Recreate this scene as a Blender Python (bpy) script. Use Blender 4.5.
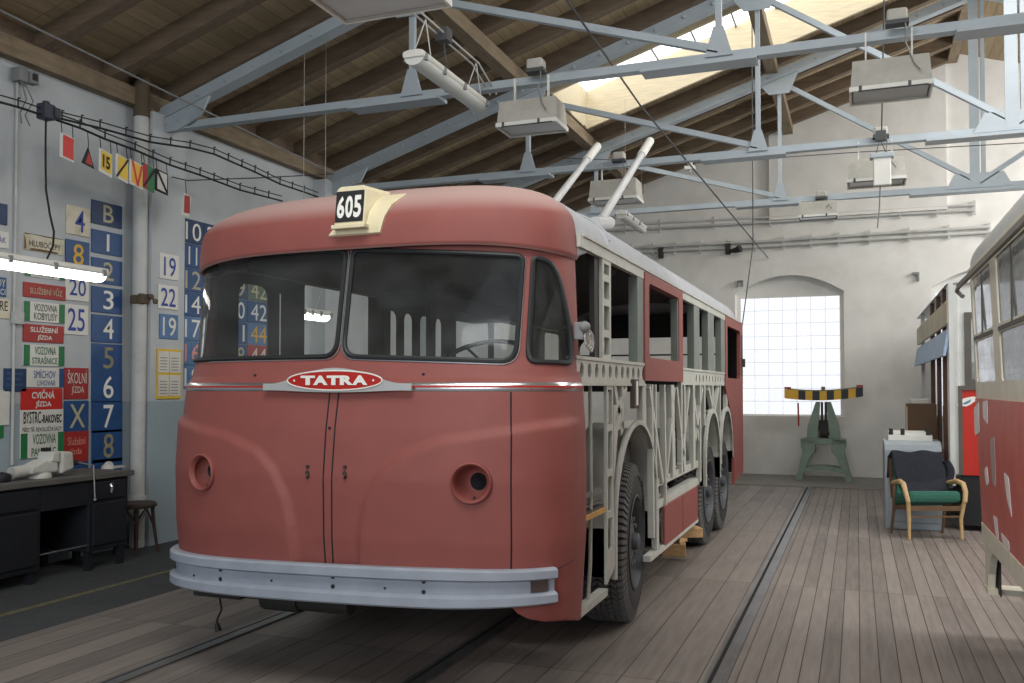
import bpy, bmesh, math, random
import numpy as np
from mathutils import Vector, Matrix
from mathutils.geometry import delaunay_2d_cdt
random.seed(4)
for o in list(bpy.data.objects): bpy.data.objects.remove(o)
SC = bpy.context.scene; COL = SC.collection
PI = math.pi; R = math.radians

# ------------------------------------------------------------------ camera
FOC = 905.0; TH = math.atan(345/905); PIT = R(1.5); EYE = 1.55
cam = bpy.data.objects.new('camera', bpy.data.cameras.new('camera')); COL.objects.link(cam)
cam.location = (0, 0, EYE); cam.rotation_euler = (PI/2+PIT, 0, TH)
cam.data.sensor_width = 36; cam.data.lens = FOC/1024*36
ROW = 388-FOC*math.tan(PIT)
cam.data.shift_y = (ROW-341.5)/1024
cam.data.clip_start = .05
SC.camera = cam
# ------------------------------------------------------------------ light and exposure
SC.view_settings.view_transform = 'Standard'; SC.view_settings.look = 'None'
SC.view_settings.gamma = 1; SC.view_settings.use_curve_mapping = False
SC.view_settings.exposure = 0.45
W = bpy.data.worlds.new('sky'); SC.world = W; W.use_nodes = True
W.node_tree.nodes['Background'].inputs[0].default_value = (.72, .86, 1, 1)
W.node_tree.nodes['Background'].inputs[1].default_value = .42
def area(name, loc, target, sx, sy, power, col=(1, 1, 1)):
    d = bpy.data.lights.new(name, 'AREA'); d.shape = 'RECTANGLE'; d.size = sx; d.size_y = sy
    d.energy = power; d.color = col
    o = bpy.data.objects.new(name, d); COL.objects.link(o); o.location = loc
    o.rotation_euler = (Vector(target)-Vector(loc)).to_track_quat('-Z', 'Y').to_euler(); return o
area('roof_daylight_right', (4.6, 8.0, 5.75), (2.8, 8.2, 0), 2.0, 12.0, 540, (1, .98, .95))
area('tram_side_fill', (-1.2, 1.6, 5.7), (0.9, 5.6, 0), 3.0, 3.0, 160, (1, .97, .93))  # added fill for the tram side and bus front; no roof opening here
area('bus_front_fill', (-1.2, -4.8, 3.3), (-1.0, 5.0, 1.3), 4.0, 3.0, 175, (.93, .97, 1))  # added fill from behind the camera to lift the bus front; no gate built
area('far_wall_fill', (5.8, 14.6, 5.2), (-1.0, 16.9, 2.2), 3.0, 2.0, 250, (1, .98, .97))  # added fill aimed at the far wall; no opening stands here

# ------------------------------------------------------------------ helpers
def ray(u, v):
    x = (u-512)/FOC; y = (ROW-v)/FOC
    f = math.cos(PIT)-y*math.sin(PIT); z = math.sin(PIT)+y*math.cos(PIT)
    return Vector((x*math.cos(TH)-f*math.sin(TH), x*math.sin(TH)+f*math.cos(TH), z))
def px(u, v, X=None, Y=None, Z=None):            # where a sight line meets a real plane of the place
    d = ray(u, v)
    t = X/d.x if X is not None else Y/d.y if Y is not None else (Z-EYE)/d.z
    return Vector((d.x*t, d.y*t, EYE+d.z*t))
def proj(P):
    P = np.asarray(P, float); a = P[..., 0]; b = P[..., 1]; c = P[..., 2]-EYE
    xr = a*math.cos(TH)+b*math.sin(TH); fw = -a*math.sin(TH)+b*math.cos(TH)
    f = fw*math.cos(PIT)+c*math.sin(PIT); up = c*math.cos(PIT)-fw*math.sin(PIT)
    return 512+FOC*xr/f, ROW-FOC*up/f

MATS = {}
def mat(name, col, rough=.6, metal=0., var=.12, scale=6., bump=0., emit=0., dirt=None, stretch=(1, 1, 1), spec=.5, dscale=2.5, damt=.6):
    if name in MATS: return MATS[name]
    m = bpy.data.materials.new(name); m.use_nodes = True; nt = m.node_tree; N = nt.nodes; L = nt.links
    b = N['Principled BSDF']; b.inputs['Roughness'].default_value = rough; b.inputs['Metallic'].default_value = metal
    b.inputs['Specular IOR Level'].default_value = spec
    tc = N.new('ShaderNodeTexCoord'); mp = N.new('ShaderNodeMapping'); mp.inputs['Scale'].default_value = stretch
    L.new(tc.outputs['Object'], mp.inputs[0])
    nz = N.new('ShaderNodeTexNoise'); nz.inputs['Scale'].default_value = scale; nz.inputs['Detail'].default_value = 6
    L.new(mp.outputs[0], nz.inputs['Vector'])
    rp = N.new('ShaderNodeValToRGB'); e = rp.color_ramp.elements
    e[0].position = .3; e[1].position = .7
    e[0].color = tuple(max(0, c*(1-var)) for c in col)+(1,); e[1].color = tuple(min(1, c*(1+var)) for c in col)+(1,)
    L.new(nz.outputs['Fac'], rp.inputs[0]); out = rp.outputs[0]
    if dirt:
        n2 = N.new('ShaderNodeTexNoise'); n2.inputs['Scale'].default_value = dscale; n2.inputs['Detail'].default_value = 9
        n2.inputs['Roughness'].default_value = .65
        L.new(tc.outputs['Object'], n2.inputs['Vector'])
        r2 = N.new('ShaderNodeValToRGB'); r2.color_ramp.elements[0].position = .48; r2.color_ramp.elements[1].position = .72
        r2.color_ramp.elements[1].color = (damt, damt, damt, 1)
        L.new(n2.outputs['Fac'], r2.inputs[0])
        mx = N.new('ShaderNodeMixRGB'); mx.inputs[2].default_value = tuple(dirt)+(1,)
        L.new(r2.outputs[0], mx.inputs[0]); L.new(out, mx.inputs[1]); out = mx.outputs[0]
    L.new(out, b.inputs['Base Color'])
    if emit:
        b.inputs['Emission Strength'].default_value = emit; b.inputs['Emission Color'].default_value = tuple(col)+(1,)
    if bump:
        bp = N.new('ShaderNodeBump'); bp.inputs['Strength'].default_value = bump; bp.inputs['Distance'].default_value = .01
        L.new(nz.outputs['Fac'], bp.inputs['Height']); L.new(bp.outputs[0], b.inputs['Normal'])
    MATS[name] = m; return m
def glass(name, tint, refl=1.0, haze=.04):
    m = bpy.data.materials.new(name); m.use_nodes = True; nt = m.node_tree; N = nt.nodes; L = nt.links
    for n in list(N):
        if n.type == 'BSDF_PRINCIPLED': N.remove(n)
    t = N.new('ShaderNodeBsdfTransparent'); t.inputs[0].default_value = tint+(1,)
    g = N.new('ShaderNodeBsdfGlossy'); g.inputs['Roughness'].default_value = .05
    d = N.new('ShaderNodeBsdfDiffuse'); d.inputs[0].default_value = (.45, .48, .48, 1)
    fr = N.new('ShaderNodeFresnel'); fr.inputs[0].default_value = 1.45
    ml = N.new('ShaderNodeMath'); ml.operation = 'MULTIPLY'; ml.inputs[1].default_value = refl; L.new(fr.outputs[0], ml.inputs[0])
    a = N.new('ShaderNodeMixShader'); L.new(ml.outputs[0], a.inputs[0]); L.new(t.outputs[0], a.inputs[1]); L.new(g.outputs[0], a.inputs[2])
    nz = N.new('ShaderNodeTexNoise'); nz.inputs['Scale'].default_value = 3
    m2 = N.new('ShaderNodeMath'); m2.operation = 'MULTIPLY'; m2.inputs[1].default_value = haze*2; L.new(nz.outputs['Fac'], m2.inputs[0])
    c = N.new('ShaderNodeMixShader'); L.new(m2.outputs[0], c.inputs[0]); L.new(a.outputs[0], c.inputs[1]); L.new(d.outputs[0], c.inputs[2])
    L.new(c.outputs[0], N['Material Output'].inputs[0]); MATS[name] = m; return m

def top_of(o):
    while o.parent: o = o.parent
    return o
class M:
    def __init__(s): s.v = []; s.f = []
    def add(s, vs, fs):
        n = len(s.v); s.v += [Vector(p) for p in vs]; s.f += [tuple(i+n for i in f) for f in fs]; return s
    def box(s, c, d, rot=None):
        c = Vector(c); vs = []
        for z in (-1, 1):
            for y in (-1, 1):
                for x in (-1, 1):
                    p = Vector((x*d[0]/2, y*d[1]/2, z*d[2]/2))
                    if rot: p = rot @ p
                    vs.append(c+p)
        return s.add(vs, [(0, 2, 3, 1), (4, 5, 7, 6), (0, 1, 5, 4), (2, 6, 7, 3), (0, 4, 6, 2), (1, 3, 7, 5)])
    def span(s, a, b): return s.box([(a[i]+b[i])/2 for i in range(3)], [abs(b[i]-a[i]) for i in range(3)])
    def bar(s, p0, p1, w, h, up=(0, 0, 1)):
        p0 = Vector(p0); p1 = Vector(p1); d = p1-p0; L = d.length; d.normalize()
        sd = d.cross(Vector(up))
        if sd.length < 1e-4: sd = d.cross(Vector((1, 0, 0)))
        sd.normalize(); u = sd.cross(d)
        rot = Matrix((sd, d, u)).transposed()
        return s.box((p0+p1)/2, (w, L, h), rot)
    def angle(s, p0, p1, w, h, t, up=(0, 0, 1)):      # rolled T section: upright web and a flange under it
        p0 = Vector(p0); p1 = Vector(p1); d = (p1-p0).normalized(); sd = d.cross(Vector(up)).normalized(); u = sd.cross(d)
        s.bar(p0, p1, t, h, up); s.bar(p0-u*(h/2), p1-u*(h/2), w, t, up); return s
    def tube(s, pts, r, n=8, closed=False):
        pts = [Vector(p) for p in pts]; k = len(pts); rings = []
        rr = r if isinstance(r, (list, tuple)) else [r]*k
        prev = None
        for i, p in enumerate(pts):
            a = pts[(i-1) % k] if closed or i > 0 else p
            b = pts[(i+1) % k] if closed or i < k-1 else p
            d = (b-a).normalized()
            if prev is None:
                x = d.orthogonal().normalized()
            else:
                x = prev-d*prev.dot(d)
                x = x.normalized() if x.length > 1e-6 else d.orthogonal().normalized()
            prev = x; y = d.cross(x)
            rings.append([p+(x*math.cos(2*PI*j/n)+y*math.sin(2*PI*j/n))*rr[i] for j in range(n)])
        vs = [q for g in rings for q in g]; fs = []
        for i in range(k if closed else k-1):
            a = i*n; b = ((i+1) % k)*n
            for j in range(n): fs.append((a+j, a+(j+1) % n, b+(j+1) % n, b+j))
        if not closed:
            fs.append(tuple(range(n-1, -1, -1))); fs.append(tuple((k-1)*n+j for j in range(n)))
        return s.add(vs, fs)
    def lathe(s, prof, c, axis='Z', n=32, a0=0, a1=2*PI):
        c = Vector(c); full = abs(a1-a0-2*PI) < 1e-6; m = n if full else n+1; vs = []
        for i in range(m):
            t = a0+(a1-a0)*i/n
            for r, h in prof:
                x, y = r*math.cos(t), r*math.sin(t)
                vs.append(c+Vector({'Z': (x, y, h), 'X': (h, x, y), 'Y': (y, h, x)}[axis]))
        k = len(prof); fs = []
        for i in range(n):
            j = (i+1) % m
            for q in range(k-1): fs.append((i*k+q, j*k+q, j*k+q+1, i*k+q+1))
        return s.add(vs, fs)
    def cyl(s, p0, p1, r, n=16): return s.tube([p0, p1], r, n)
    def prism(s, poly, vec):
        vec = Vector(vec); k = len(poly); a = [Vector(p) for p in poly]
        s.add(a+[p+vec for p in a], [tuple(range(k-1, -1, -1)), tuple(range(k, 2*k))]+[(i, (i+1) % k, k+(i+1) % k, k+i) for i in range(k)])
        return s
    def ball(s, c, r, n=12):
        pr = [(max(1e-4, math.sin(PI*i/n))*1, -math.cos(PI*i/n)) for i in range(n+1)]
        r = r if isinstance(r, (list, tuple)) else (r, r, r)
        k = len(s.v); s.lathe(pr, (0, 0, 0), 'Z', n*2)
        for i in range(k, len(s.v)): p = s.v[i]; s.v[i] = Vector(c)+Vector((p.x*r[0], p.y*r[1], p.z*r[2]))
        return s
    def grid(s, fn, nu, nv, closed_u=False):
        vs = [fn(i/nu, j/nv) for i in range(nu+(0 if closed_u else 1)) for j in range(nv+1)]; fs = []
        w = nv+1; m = nu if closed_u else nu+1
        for i in range(nu):
            a = i; b = (i+1) % m
            for j in range(nv): fs.append((a*w+j, b*w+j, b*w+j+1, a*w+j+1))
        return s.add(vs, fs)
    def plate(s, outer, holes, fn, vec=None, step=0):  # flat outline with holes, mapped into space, optionally thickened
        pts, tris, bnd = cut2d(outer, holes, step); k = len(pts)
        P = [Vector(fn(*p)) for p in pts]
        if vec is None: return s.add(P, tris)
        off = [vec(*p) if callable(vec) else Vector(vec) for p in pts]
        return s.add(P+[p+Vector(o) for p, o in zip(P, off)], [t[::-1] for t in tris]+[tuple(i+k for i in t) for t in tris]+[(a, b, b+k, a+k) for a, b in bnd])
    def build(s, name, m, parent=None, smooth=False, bevel=0., weld=False):
        if parent is not None: o0 = top_of(parent).location
        else: o0 = Vector((0, 0, 0))
        me = bpy.data.meshes.new(name); me.from_pydata([tuple(p-o0) for p in s.v], [], s.f)
        bm = bmesh.new(); bm.from_mesh(me)
        if weld: bmesh.ops.remove_doubles(bm, verts=bm.verts, dist=1e-5)
        bmesh.ops.recalc_face_normals(bm, faces=bm.faces)
        if smooth:
            for f in bm.faces: f.smooth = True
            for e in bm.edges:
                if len(e.link_faces) == 2 and e.calc_face_angle(0) > R(38): e.smooth = False
        bm.to_mesh(me); bm.free()
        me.materials.append(MATS[m] if isinstance(m, str) else m)
        o = bpy.data.objects.new(name, me); COL.objects.link(o)
        if parent is not None: o.parent = parent
        if bevel:
            md = o.modifiers.new('edge', 'BEVEL'); md.width = bevel; md.segments = 2; md.limit_method = 'ANGLE'; md.angle_limit = R(40)
        return o
def inside(p, poly):
    x, y = p; c = False; n = len(poly); j = n-1
    for i in range(n):
        xi, yi = poly[i]; xj, yj = poly[j]
        if (yi > y) != (yj > y) and x < (xj-xi)*(y-yi)/(yj-yi)+xi: c = not c
        j = i
    return c
def cut2d(outer, holes, step=0):
    vs = []; es = []
    for poly in [outer]+list(holes):
        n = len(vs); k = len(poly); vs += [Vector((p[0], p[1])) for p in poly]; es += [(n+i, n+(i+1) % k) for i in range(k)]
    if step:
        xs = [p[0] for p in outer]; ys = [p[1] for p in outer]
        for i in range(1, int((max(xs)-min(xs))/step)):
            for j in range(1, int((max(ys)-min(ys))/step)):
                p = (min(xs)+i*step, min(ys)+j*step+.3*step*(i % 2))
                vs.append(Vector(p))
    V, E, F, _, _, _ = delaunay_2d_cdt(vs, es, [], 0, 1e-6)
    keep = []
    for f in F:
        c = ((V[f[0]].x+V[f[1]].x+V[f[2]].x)/3, (V[f[0]].y+V[f[1]].y+V[f[2]].y)/3)
        if inside(c, outer) and not any(inside(c, h) for h in holes): keep.append(tuple(f))
    cnt = {}
    for f in keep:
        for i in range(3):
            a, b = f[i], f[(i+1) % 3]; cnt.setdefault((min(a, b), max(a, b)), []).append((a, b))
    used = sorted({i for f in keep for i in f}); mp = {i: n for n, i in enumerate(used)}
    return [tuple(V[i]) for i in used], [tuple(mp[i] for i in f) for f in keep], [(mp[l[0][0]], mp[l[0][1]]) for l in cnt.values() if len(l) == 1]
def rrect(x0, y0, x1, y1, r, n=5):
    out = []
    for cx, cy, a in ((x1-r, y1-r, 0), (x0+r, y1-r, 90), (x0+r, y0+r, 180), (x1-r, y0+r, 270)):
        for i in range(n+1): t = R(a+90*i/n); out.append((cx+r*math.cos(t), cy+r*math.sin(t)))
    return out
def ellipse(cx, cy, a, b, n=28): return [(cx+a*math.cos(2*PI*i/n), cy+b*math.sin(2*PI*i/n)) for i in range(n)]
def rpoly(pts, rad, n=5):                       # polygon with rounded corners
    out = []; k = len(pts)
    for i in range(k):
        r = rad[i] if isinstance(rad, (list, tuple)) else rad
        p = Vector(pts[i]); a = (Vector(pts[i-1])-p); b = (Vector(pts[(i+1) % k])-p)
        ra = p+a.normalized()*min(r, a.length*.45); rb = p+b.normalized()*min(r, b.length*.45)
        for j in range(n+1):
            t = j/n; q = ra*(1-t)**2+p*2*t*(1-t)+rb*t*t; out.append((q.x, q.y))
    return out
def dense(poly, step):
    out = []
    for i in range(len(poly)):
        a = Vector(poly[i]); b = Vector(poly[(i+1) % len(poly)]); n = max(1, int((b-a).length/step))
        out += [tuple(a.lerp(b, j/n)) for j in range(n)]
    return out
TXT = {}
def text2d(body, bold=0.):                       # lettering as a flat mesh filling the unit box
    key = (body, bold)
    if key not in TXT:
        c = bpy.data.curves.new('t', 'FONT'); c.body = body; c.offset = bold; c.resolution_u = 3
        o = bpy.data.objects.new('t', c); COL.objects.link(o)
        dg = bpy.context.evaluated_depsgraph_get(); me = bpy.data.meshes.new_from_object(o.evaluated_get(dg))
        vs = [(v.co.x, v.co.y) for v in me.vertices]; fs = [tuple(p.vertices) for p in me.polygons]
        bpy.data.objects.remove(o); bpy.data.curves.remove(c); bpy.data.meshes.remove(me)
        x0 = min(v[0] for v in vs); x1 = max(v[0] for v in vs); y0 = min(v[1] for v in vs); y1 = max(v[1] for v in vs)
        TXT[key] = ([((x-x0)/(x1-x0), (y-y0)/(y1-y0)) for x, y in vs], fs)
    return TXT[key]
def write(mb, body, x0, y0, x1, y1, fn, bold=.02, shear=0.):
    vs, fs = text2d(body, bold)
    mb.add([fn(x0+(x1-x0)*a+shear*(y1-y0)*b, y0+(y1-y0)*b) for a, b in vs], fs)
def tag(o, label=None, cat=None, group=None, kind=None):
    if label: o['label'] = label
    if cat: o['category'] = cat
    if group: o['group'] = group
    if kind: o['kind'] = kind
    return o
def thing(name, loc, label, cat, group=None, kind=None):
    o = bpy.data.objects.new(name, None); COL.objects.link(o); o.location = loc; o.empty_display_size = .1
    return tag(o, label, cat, group, kind)
def group_part(name, parent):
    o = bpy.data.objects.new(name, None); COL.objects.link(o); o.parent = parent; o.empty_display_size = .05; return o
def kids(o): return [c for c in bpy.data.objects if c.parent == o]
def dup(o, parent=None):
    c = o.copy(); COL.objects.link(c)
    if parent is not None: c.parent = parent
    for ch in kids(o): dup(ch, c)
    return c
# ------------------------------------------------------------------ materials
def lin(r, g, b):
    f = lambda c: (c/255/12.92) if c/255 <= .04045 else ((c/255+.055)/1.055)**2.4
    return (f(r), f(g), f(b))
mat('plaster', lin(222, 221, 216), .9, var=.05, scale=3, bump=.15, dirt=lin(186, 182, 172), damt=.4, dscale=1.1)
mat('oak_well', lin(206, 194, 166), .7, var=.12, scale=5, stretch=(1, 12, 12))
mat('roof_timber', lin(112, 97, 80), .85, var=.2, scale=5, stretch=(.6, 6, 6), dirt=lin(84, 72, 58))
mat('purlin_timber', lin(134, 119, 98), .85, var=.2, scale=5, stretch=(6, .6, 6), dirt=lin(95, 78, 60))
mat('steel_blue', lin(170, 180, 187), .55, var=.07, scale=5, dirt=lin(138, 149, 157), damt=.5)
mat('lamp_white', lin(214, 214, 208), .5, var=.05)
mat('lamp_grey', lin(178, 176, 168), .7, var=.12, scale=7, dirt=lin(140, 135, 122), damt=.5)
mat('reflector', lin(200, 202, 202), .35, .4, var=.05)
mat('diffuser', lin(212, 214, 210), .35, var=.03)
mat('tube_lit', (1, .99, .95), .4, emit=7, var=0)
mat('black_cable', lin(32, 32, 34), .6, var=.1)
mat('grey_cable', lin(120, 120, 118), .6, var=.1)
mat('light_wire', lin(190, 190, 186), .5, var=.05)
mat('pipe_paint', lin(196, 198, 196), .6, var=.06, dirt=lin(150, 146, 138), damt=.5)
mat('dark_grey', lin(70, 72, 74), .6, var=.1)
mat('mid_grey', lin(128, 130, 130), .6, var=.1)
mat('rail_steel', lin(118, 118, 118), .38, .55, var=.15, scale=9, stretch=(6, .5, 1), dirt=lin(70, 62, 56))
mat('black_groove', lin(26, 25, 24), .9, var=.1)
mat('asphalt', lin(66, 68, 71), .85, var=.14, scale=14, bump=.2, dirt=lin(48, 49, 52), dscale=1.3)
mat('concrete', lin(132, 130, 124), .9, var=.12, scale=9, bump=.2, dirt=lin(104, 100, 94))
mat('sky_pane', (1, 1, 1), .4, emit=2.0, var=0)
mat('glowing_mortar', lin(150, 152, 156), .8, emit=.9, var=.03)  # joints given their own glow to keep them bright beside the glass

def two_tone():
    m = bpy.data.materials.new('painted_wall'); m.use_nodes = True; N = m.node_tree.nodes; L = m.node_tree.links; b = N['Principled BSDF']
    b.inputs['Roughness'].default_value = .8
    tc = N.new('ShaderNodeTexCoord'); sp = N.new('ShaderNodeSeparateXYZ'); L.new(tc.outputs['Object'], sp.inputs[0])
    nz = N.new('ShaderNodeTexNoise'); nz.inputs['Scale'].default_value = 1.6; nz.inputs['Detail'].default_value = 8; L.new(tc.outputs['Object'], nz.inputs['Vector'])
    r = N.new('ShaderNodeValToRGB'); r.color_ramp.elements[0].position = .3; r.color_ramp.elements[1].position = .75
    r.color_ramp.elements[0].color = lin(196, 201, 204)+(1,); r.color_ramp.elements[1].color = lin(172, 177, 180)+(1,)
    L.new(nz.outputs['Fac'], r.inputs[0])
    r2 = N.new('ShaderNodeValToRGB'); r2.color_ramp.elements[0].color = lin(150, 166, 174)+(1,); r2.color_ramp.elements[1].color = lin(166, 178, 184)+(1,)
    L.new(nz.outputs['Fac'], r2.inputs[0])
    lt = N.new('ShaderNodeMath'); lt.operation = 'LESS_THAN'; lt.inputs[1].default_value = 1.42; L.new(sp.outputs[2], lt.inputs[0])
    mx = N.new('ShaderNodeMixRGB'); L.new(lt.outputs[0], mx.inputs[0]); L.new(r.outputs[0], mx.inputs[1]); L.new(r2.outputs[0], mx.inputs[2])
    L.new(mx.outputs[0], b.inputs['Base Color']); MATS['painted_wall'] = m
two_tone()
def boards(name, c1, c2, wid, wid2, split, joints, gapw, rough, along='Y', gapcol=lin(26, 24, 22)):
    m = bpy.data.materials.new(name); m.use_nodes = True; N = m.node_tree.nodes; L = m.node_tree.links; b = N['Principled BSDF']
    b.inputs['Roughness'].default_value = rough
    tc = N.new('ShaderNodeTexCoord'); sp = N.new('ShaderNodeSeparateXYZ'); L.new(tc.outputs['Object'], sp.inputs[0])
    def mt(op, a, bb=None):
        n = N.new('ShaderNodeMath'); n.operation = op
        for i, x in enumerate((a, bb)):
            if x is None: continue
            if isinstance(x, (int, float)): n.inputs[i].default_value = x
            else: L.new(x, n.inputs[i])
        return n.outputs[0]
    X, Y = sp.outputs[0], sp.outputs[1]
    w = mt('ADD', wid2, mt('MULTIPLY', mt('GREATER_THAN', X, split), wid-wid2))
    q = mt('DIVIDE', X, w); idx = mt('FLOOR', q); fr = mt('SUBTRACT', q, idx)
    edge = mt('LESS_THAN', mt('MULTIPLY', mt('MINIMUM', fr, mt('SUBTRACT', 1.0, fr)), w), gapw)
    yq = mt('DIVIDE', mt('ADD', Y, .5), joints); yi = mt('FLOOR', yq); yf = mt('SUBTRACT', yq, yi)
    cross = mt('LESS_THAN', mt('MULTIPLY', mt('MINIMUM', yf, mt('SUBTRACT', 1.0, yf)), joints), gapw*.8)
    gap = mt('MAXIMUM', edge, cross)
    cv = N.new('ShaderNodeCombineXYZ'); L.new(idx, cv.inputs[0]); L.new(yi, cv.inputs[1])
    wn = N.new('ShaderNodeTexWhiteNoise'); L.new(cv.outputs[0], wn.inputs['Vector'])
    mp = N.new('ShaderNodeMapping'); mp.inputs['Scale'].default_value = (14, 1.2, 1); L.new(tc.outputs['Object'], mp.inputs[0])
    nz = N.new('ShaderNodeTexNoise'); nz.inputs['Scale'].default_value = 2; nz.inputs['Detail'].default_value = 8; L.new(mp.outputs[0], nz.inputs['Vector'])
    n2 = N.new('ShaderNodeTexNoise'); n2.inputs['Scale'].default_value = .9; n2.inputs['Detail'].default_value = 6; L.new(tc.outputs['Object'], n2.inputs['Vector'])
    f = mt('ADD', mt('MULTIPLY', wn.outputs['Value'], .35), mt('ADD', mt('MULTIPLY', nz.outputs['Fac'], .6), mt('MULTIPLY', n2.outputs['Fac'], .5)))
    r = N.new('ShaderNodeValToRGB'); r.color_ramp.elements[0].position = .45; r.color_ramp.elements[1].position = 1.0
    r.color_ramp.elements[0].color = c1+(1,); r.color_ramp.elements[1].color = c2+(1,); L.new(f, r.inputs[0])
    mx = N.new('ShaderNodeMixRGB'); L.new(gap, mx.inputs[0]); L.new(r.outputs[0], mx.inputs[1]); mx.inputs[2].default_value = gapcol+(1,)
    L.new(mx.outputs[0], b.inputs['Base Color'])
    bp = N.new('ShaderNodeBump'); bp.inputs['Strength'].default_value = .5; bp.inputs['Distance'].default_value = .01
    L.new(mt('SUBTRACT', mt('MULTIPLY', nz.outputs['Fac'], .3), gap), bp.inputs['Height']); L.new(bp.outputs[0], b.inputs['Normal'])
    MATS[name] = m
boards('floor_boards', lin(104, 97, 92), lin(143, 134, 127), .102, .2, -.72, 2.65, .0032, .6, gapcol=lin(52, 47, 44))
boards('roof_boards', lin(150, 133, 106), lin(184, 165, 134), .14, .14, -50, 3.1, .003, .85, gapcol=lin(112, 98, 78))

# ------------------------------------------------------------------ the hall
WX, PX_, FY = -6.7, -6.5, 16.9
def st(name, mb, m, parent=None, **k): return tag(mb.build(name, m, parent, **k), kind='structure')
fl = M(); fl.add([(-4.9, -6, 0), (9.8, -6, 0), (9.8, 14.93, 0), (-4.9, 14.93, 0)], [(0, 1, 2, 3)])
floor = st('floor', fl, 'floor_boards')
b = M(); b.add([(WX, -6, 0), (-4.9, -6, 0), (-4.9, 14.93, 0), (WX, 14.93, 0)], [(0, 1, 2, 3)]); st('asphalt_strip', b, 'asphalt', floor)
b = M(); b.add([(WX, 14.93, 0), (9.8, 14.93, 0), (9.8, 17.3, 0), (WX, 17.3, 0)], [(0, 1, 2, 3)]); b.span((WX, 14.86, -.02), (9.8, 14.95, .012)); st('concrete_strip', b, 'concrete', floor)
mat('yellow_line', lin(104, 100, 74), .8, var=.3, scale=18)
b = M(); b.span((-5.49, 2, -.01), (-5.43, 14.8, .003)); st('floor_line', b, 'yellow_line', floor)
mat('dust', lin(150, 150, 150), .9, var=.2)
for i, rx in enumerate((-.69, -2.16, -3.65)):
    b = M(); b.span((rx-.035, -2, -.05), (rx+.035, 14.86, .012)); b.span((rx-.085, -2, -.05), (rx-.06, 14.86, .008))
    rail = st('trim_%d' % (i+1), b, 'rail_steel')
    g = M(); g.span((rx-.06, -2, -.05), (rx-.035, 14.86, .002)); st('groove', g, 'black_groove', rail)
w = M(); w.span((WX-.3, -6, 0), (WX, 17.2, 4.62)); wl = st('wall_left', w, 'painted_wall')
for y in (7.29, 10.42, 13.5):
    p = M(); p.span((WX-.01, y-.235, 0), (PX_, y+.235, 4.3)); st('pilaster', p, 'painted_wall', wl)
p = M(); p.span((WX-.01, -6, 4.33), (WX+.11, 16.9, 4.5)); st('wall_plate', p, 'purlin_timber', wl)
p = M(); p.span((WX-.01, -6, 4.49), (WX+.03, 16.9, 4.67)); st('wall_head', p, 'roof_timber', wl)
w = M(); w.span((9.8, -6, 0), (10.1, 17.2, 4.62)); st('wall_right', w, 'painted_wall')
def rz(x): return 5.28+.315*(x+4.7) if x <= 1.55 else 5.28+.315*(7.8-x)
def sz(x): return rz(x)-.36                         # centre line of the steel top chords
# far wall with two arched window openings
def arch(x0, x1, z0, zs, zc, n=14):
    pts = [(x0, z0), (x1, z0)]
    for i in range(n+1):
        t = i/n; x = x1+(x0-x1)*t; pts.append((x, zs+(zc-zs)*(1-(2*t-1)**2)))
    return pts
A1 = arch(-2.07, -.205, 1.05, 3.26, 3.58); A2 = arch(1.2, 3.07, 1.05, 3.26, 3.58)
w = M(); w.plate([(WX-.3, 0), (10.1, 0), (10.1, 4.6), (1.55, 7.35), (WX-.3, 4.6)], [A1, A2], lambda x, z: (x, FY, z), (0, .35, 0))
wf = st('wall_far', w, 'plaster')
p = M(); p.prism([(-1.45, FY, 4.57), (1.45, FY, 4.57), (1.45, FY, rz(1.45)), (-1.45, FY, rz(-1.45))], (0, -.09, 0)); st('wall_panel', p, 'plaster', wf)
p = M(); p.prism([(WX, FY, 4.57), (-1.75, FY, 4.57), (-1.75, FY, rz(-1.75)), (WX, FY, rz(WX))], (0, -.06, 0)); st('wall_panel', p, 'plaster', wf)
def block_material():
    m = bpy.data.materials.new('glass_block'); m.use_nodes = True; N = m.node_tree.nodes; L = m.node_tree.links; b = N['Principled BSDF']
    b.inputs['Base Color'].default_value = (.25, .26, .28, 1); b.inputs['Roughness'].default_value = .3
    tc = N.new('ShaderNodeTexCoord'); vo = N.new('ShaderNodeTexVoronoi'); vo.inputs['Scale'].default_value = 26; L.new(tc.outputs['Object'], vo.inputs['Vector'])
    r = N.new('ShaderNodeValToRGB'); r.color_ramp.elements[0].color = (.66, .69, .74, 1); r.color_ramp.elements[1].color = (.84, .86, .9, 1); L.new(vo.outputs['Distance'], r.inputs[0])
    L.new(r.outputs[0], b.inputs['Emission Color']); b.inputs['Emission Strength'].default_value = .84; MATS['glass_block'] = m
block_material()
for i, (x0, x1) in enumerate(((-2.07, -.205), (1.2, 3.07))):
    A = arch(x0, x1, 1.05, 3.26, 3.58)
    g = M(); g.plate(A, [[(x0+.07, 1.07), (x1-.07, 1.07), (x1-.07, 3.2), (x0+.07, 3.2)]], lambda x, z: (x, FY+.2, z), (0, .1, 0))
    st('window_reveal', g, 'plaster', wf)
    g = M(); n = 7; m_ = 9; cw = (x1-x0-.14)/n; ch = 2.13/m_
    for a in range(n):
        for c in range(m_): g.span((x0+.07+a*cw+.006, FY+.22, 1.07+c*ch+.006), (x0+.07+(a+1)*cw-.006, FY+.3, 1.07+(c+1)*ch-.006))
    win = st('window_%d' % (i+1), g, 'glass_block', bevel=.006)
    g = M(); g.span((x0+.07, FY+.235, 1.07), (x1-.07, FY+.28, 3.2)); st('mortar_joints', g, 'glowing_mortar', win)
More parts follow.
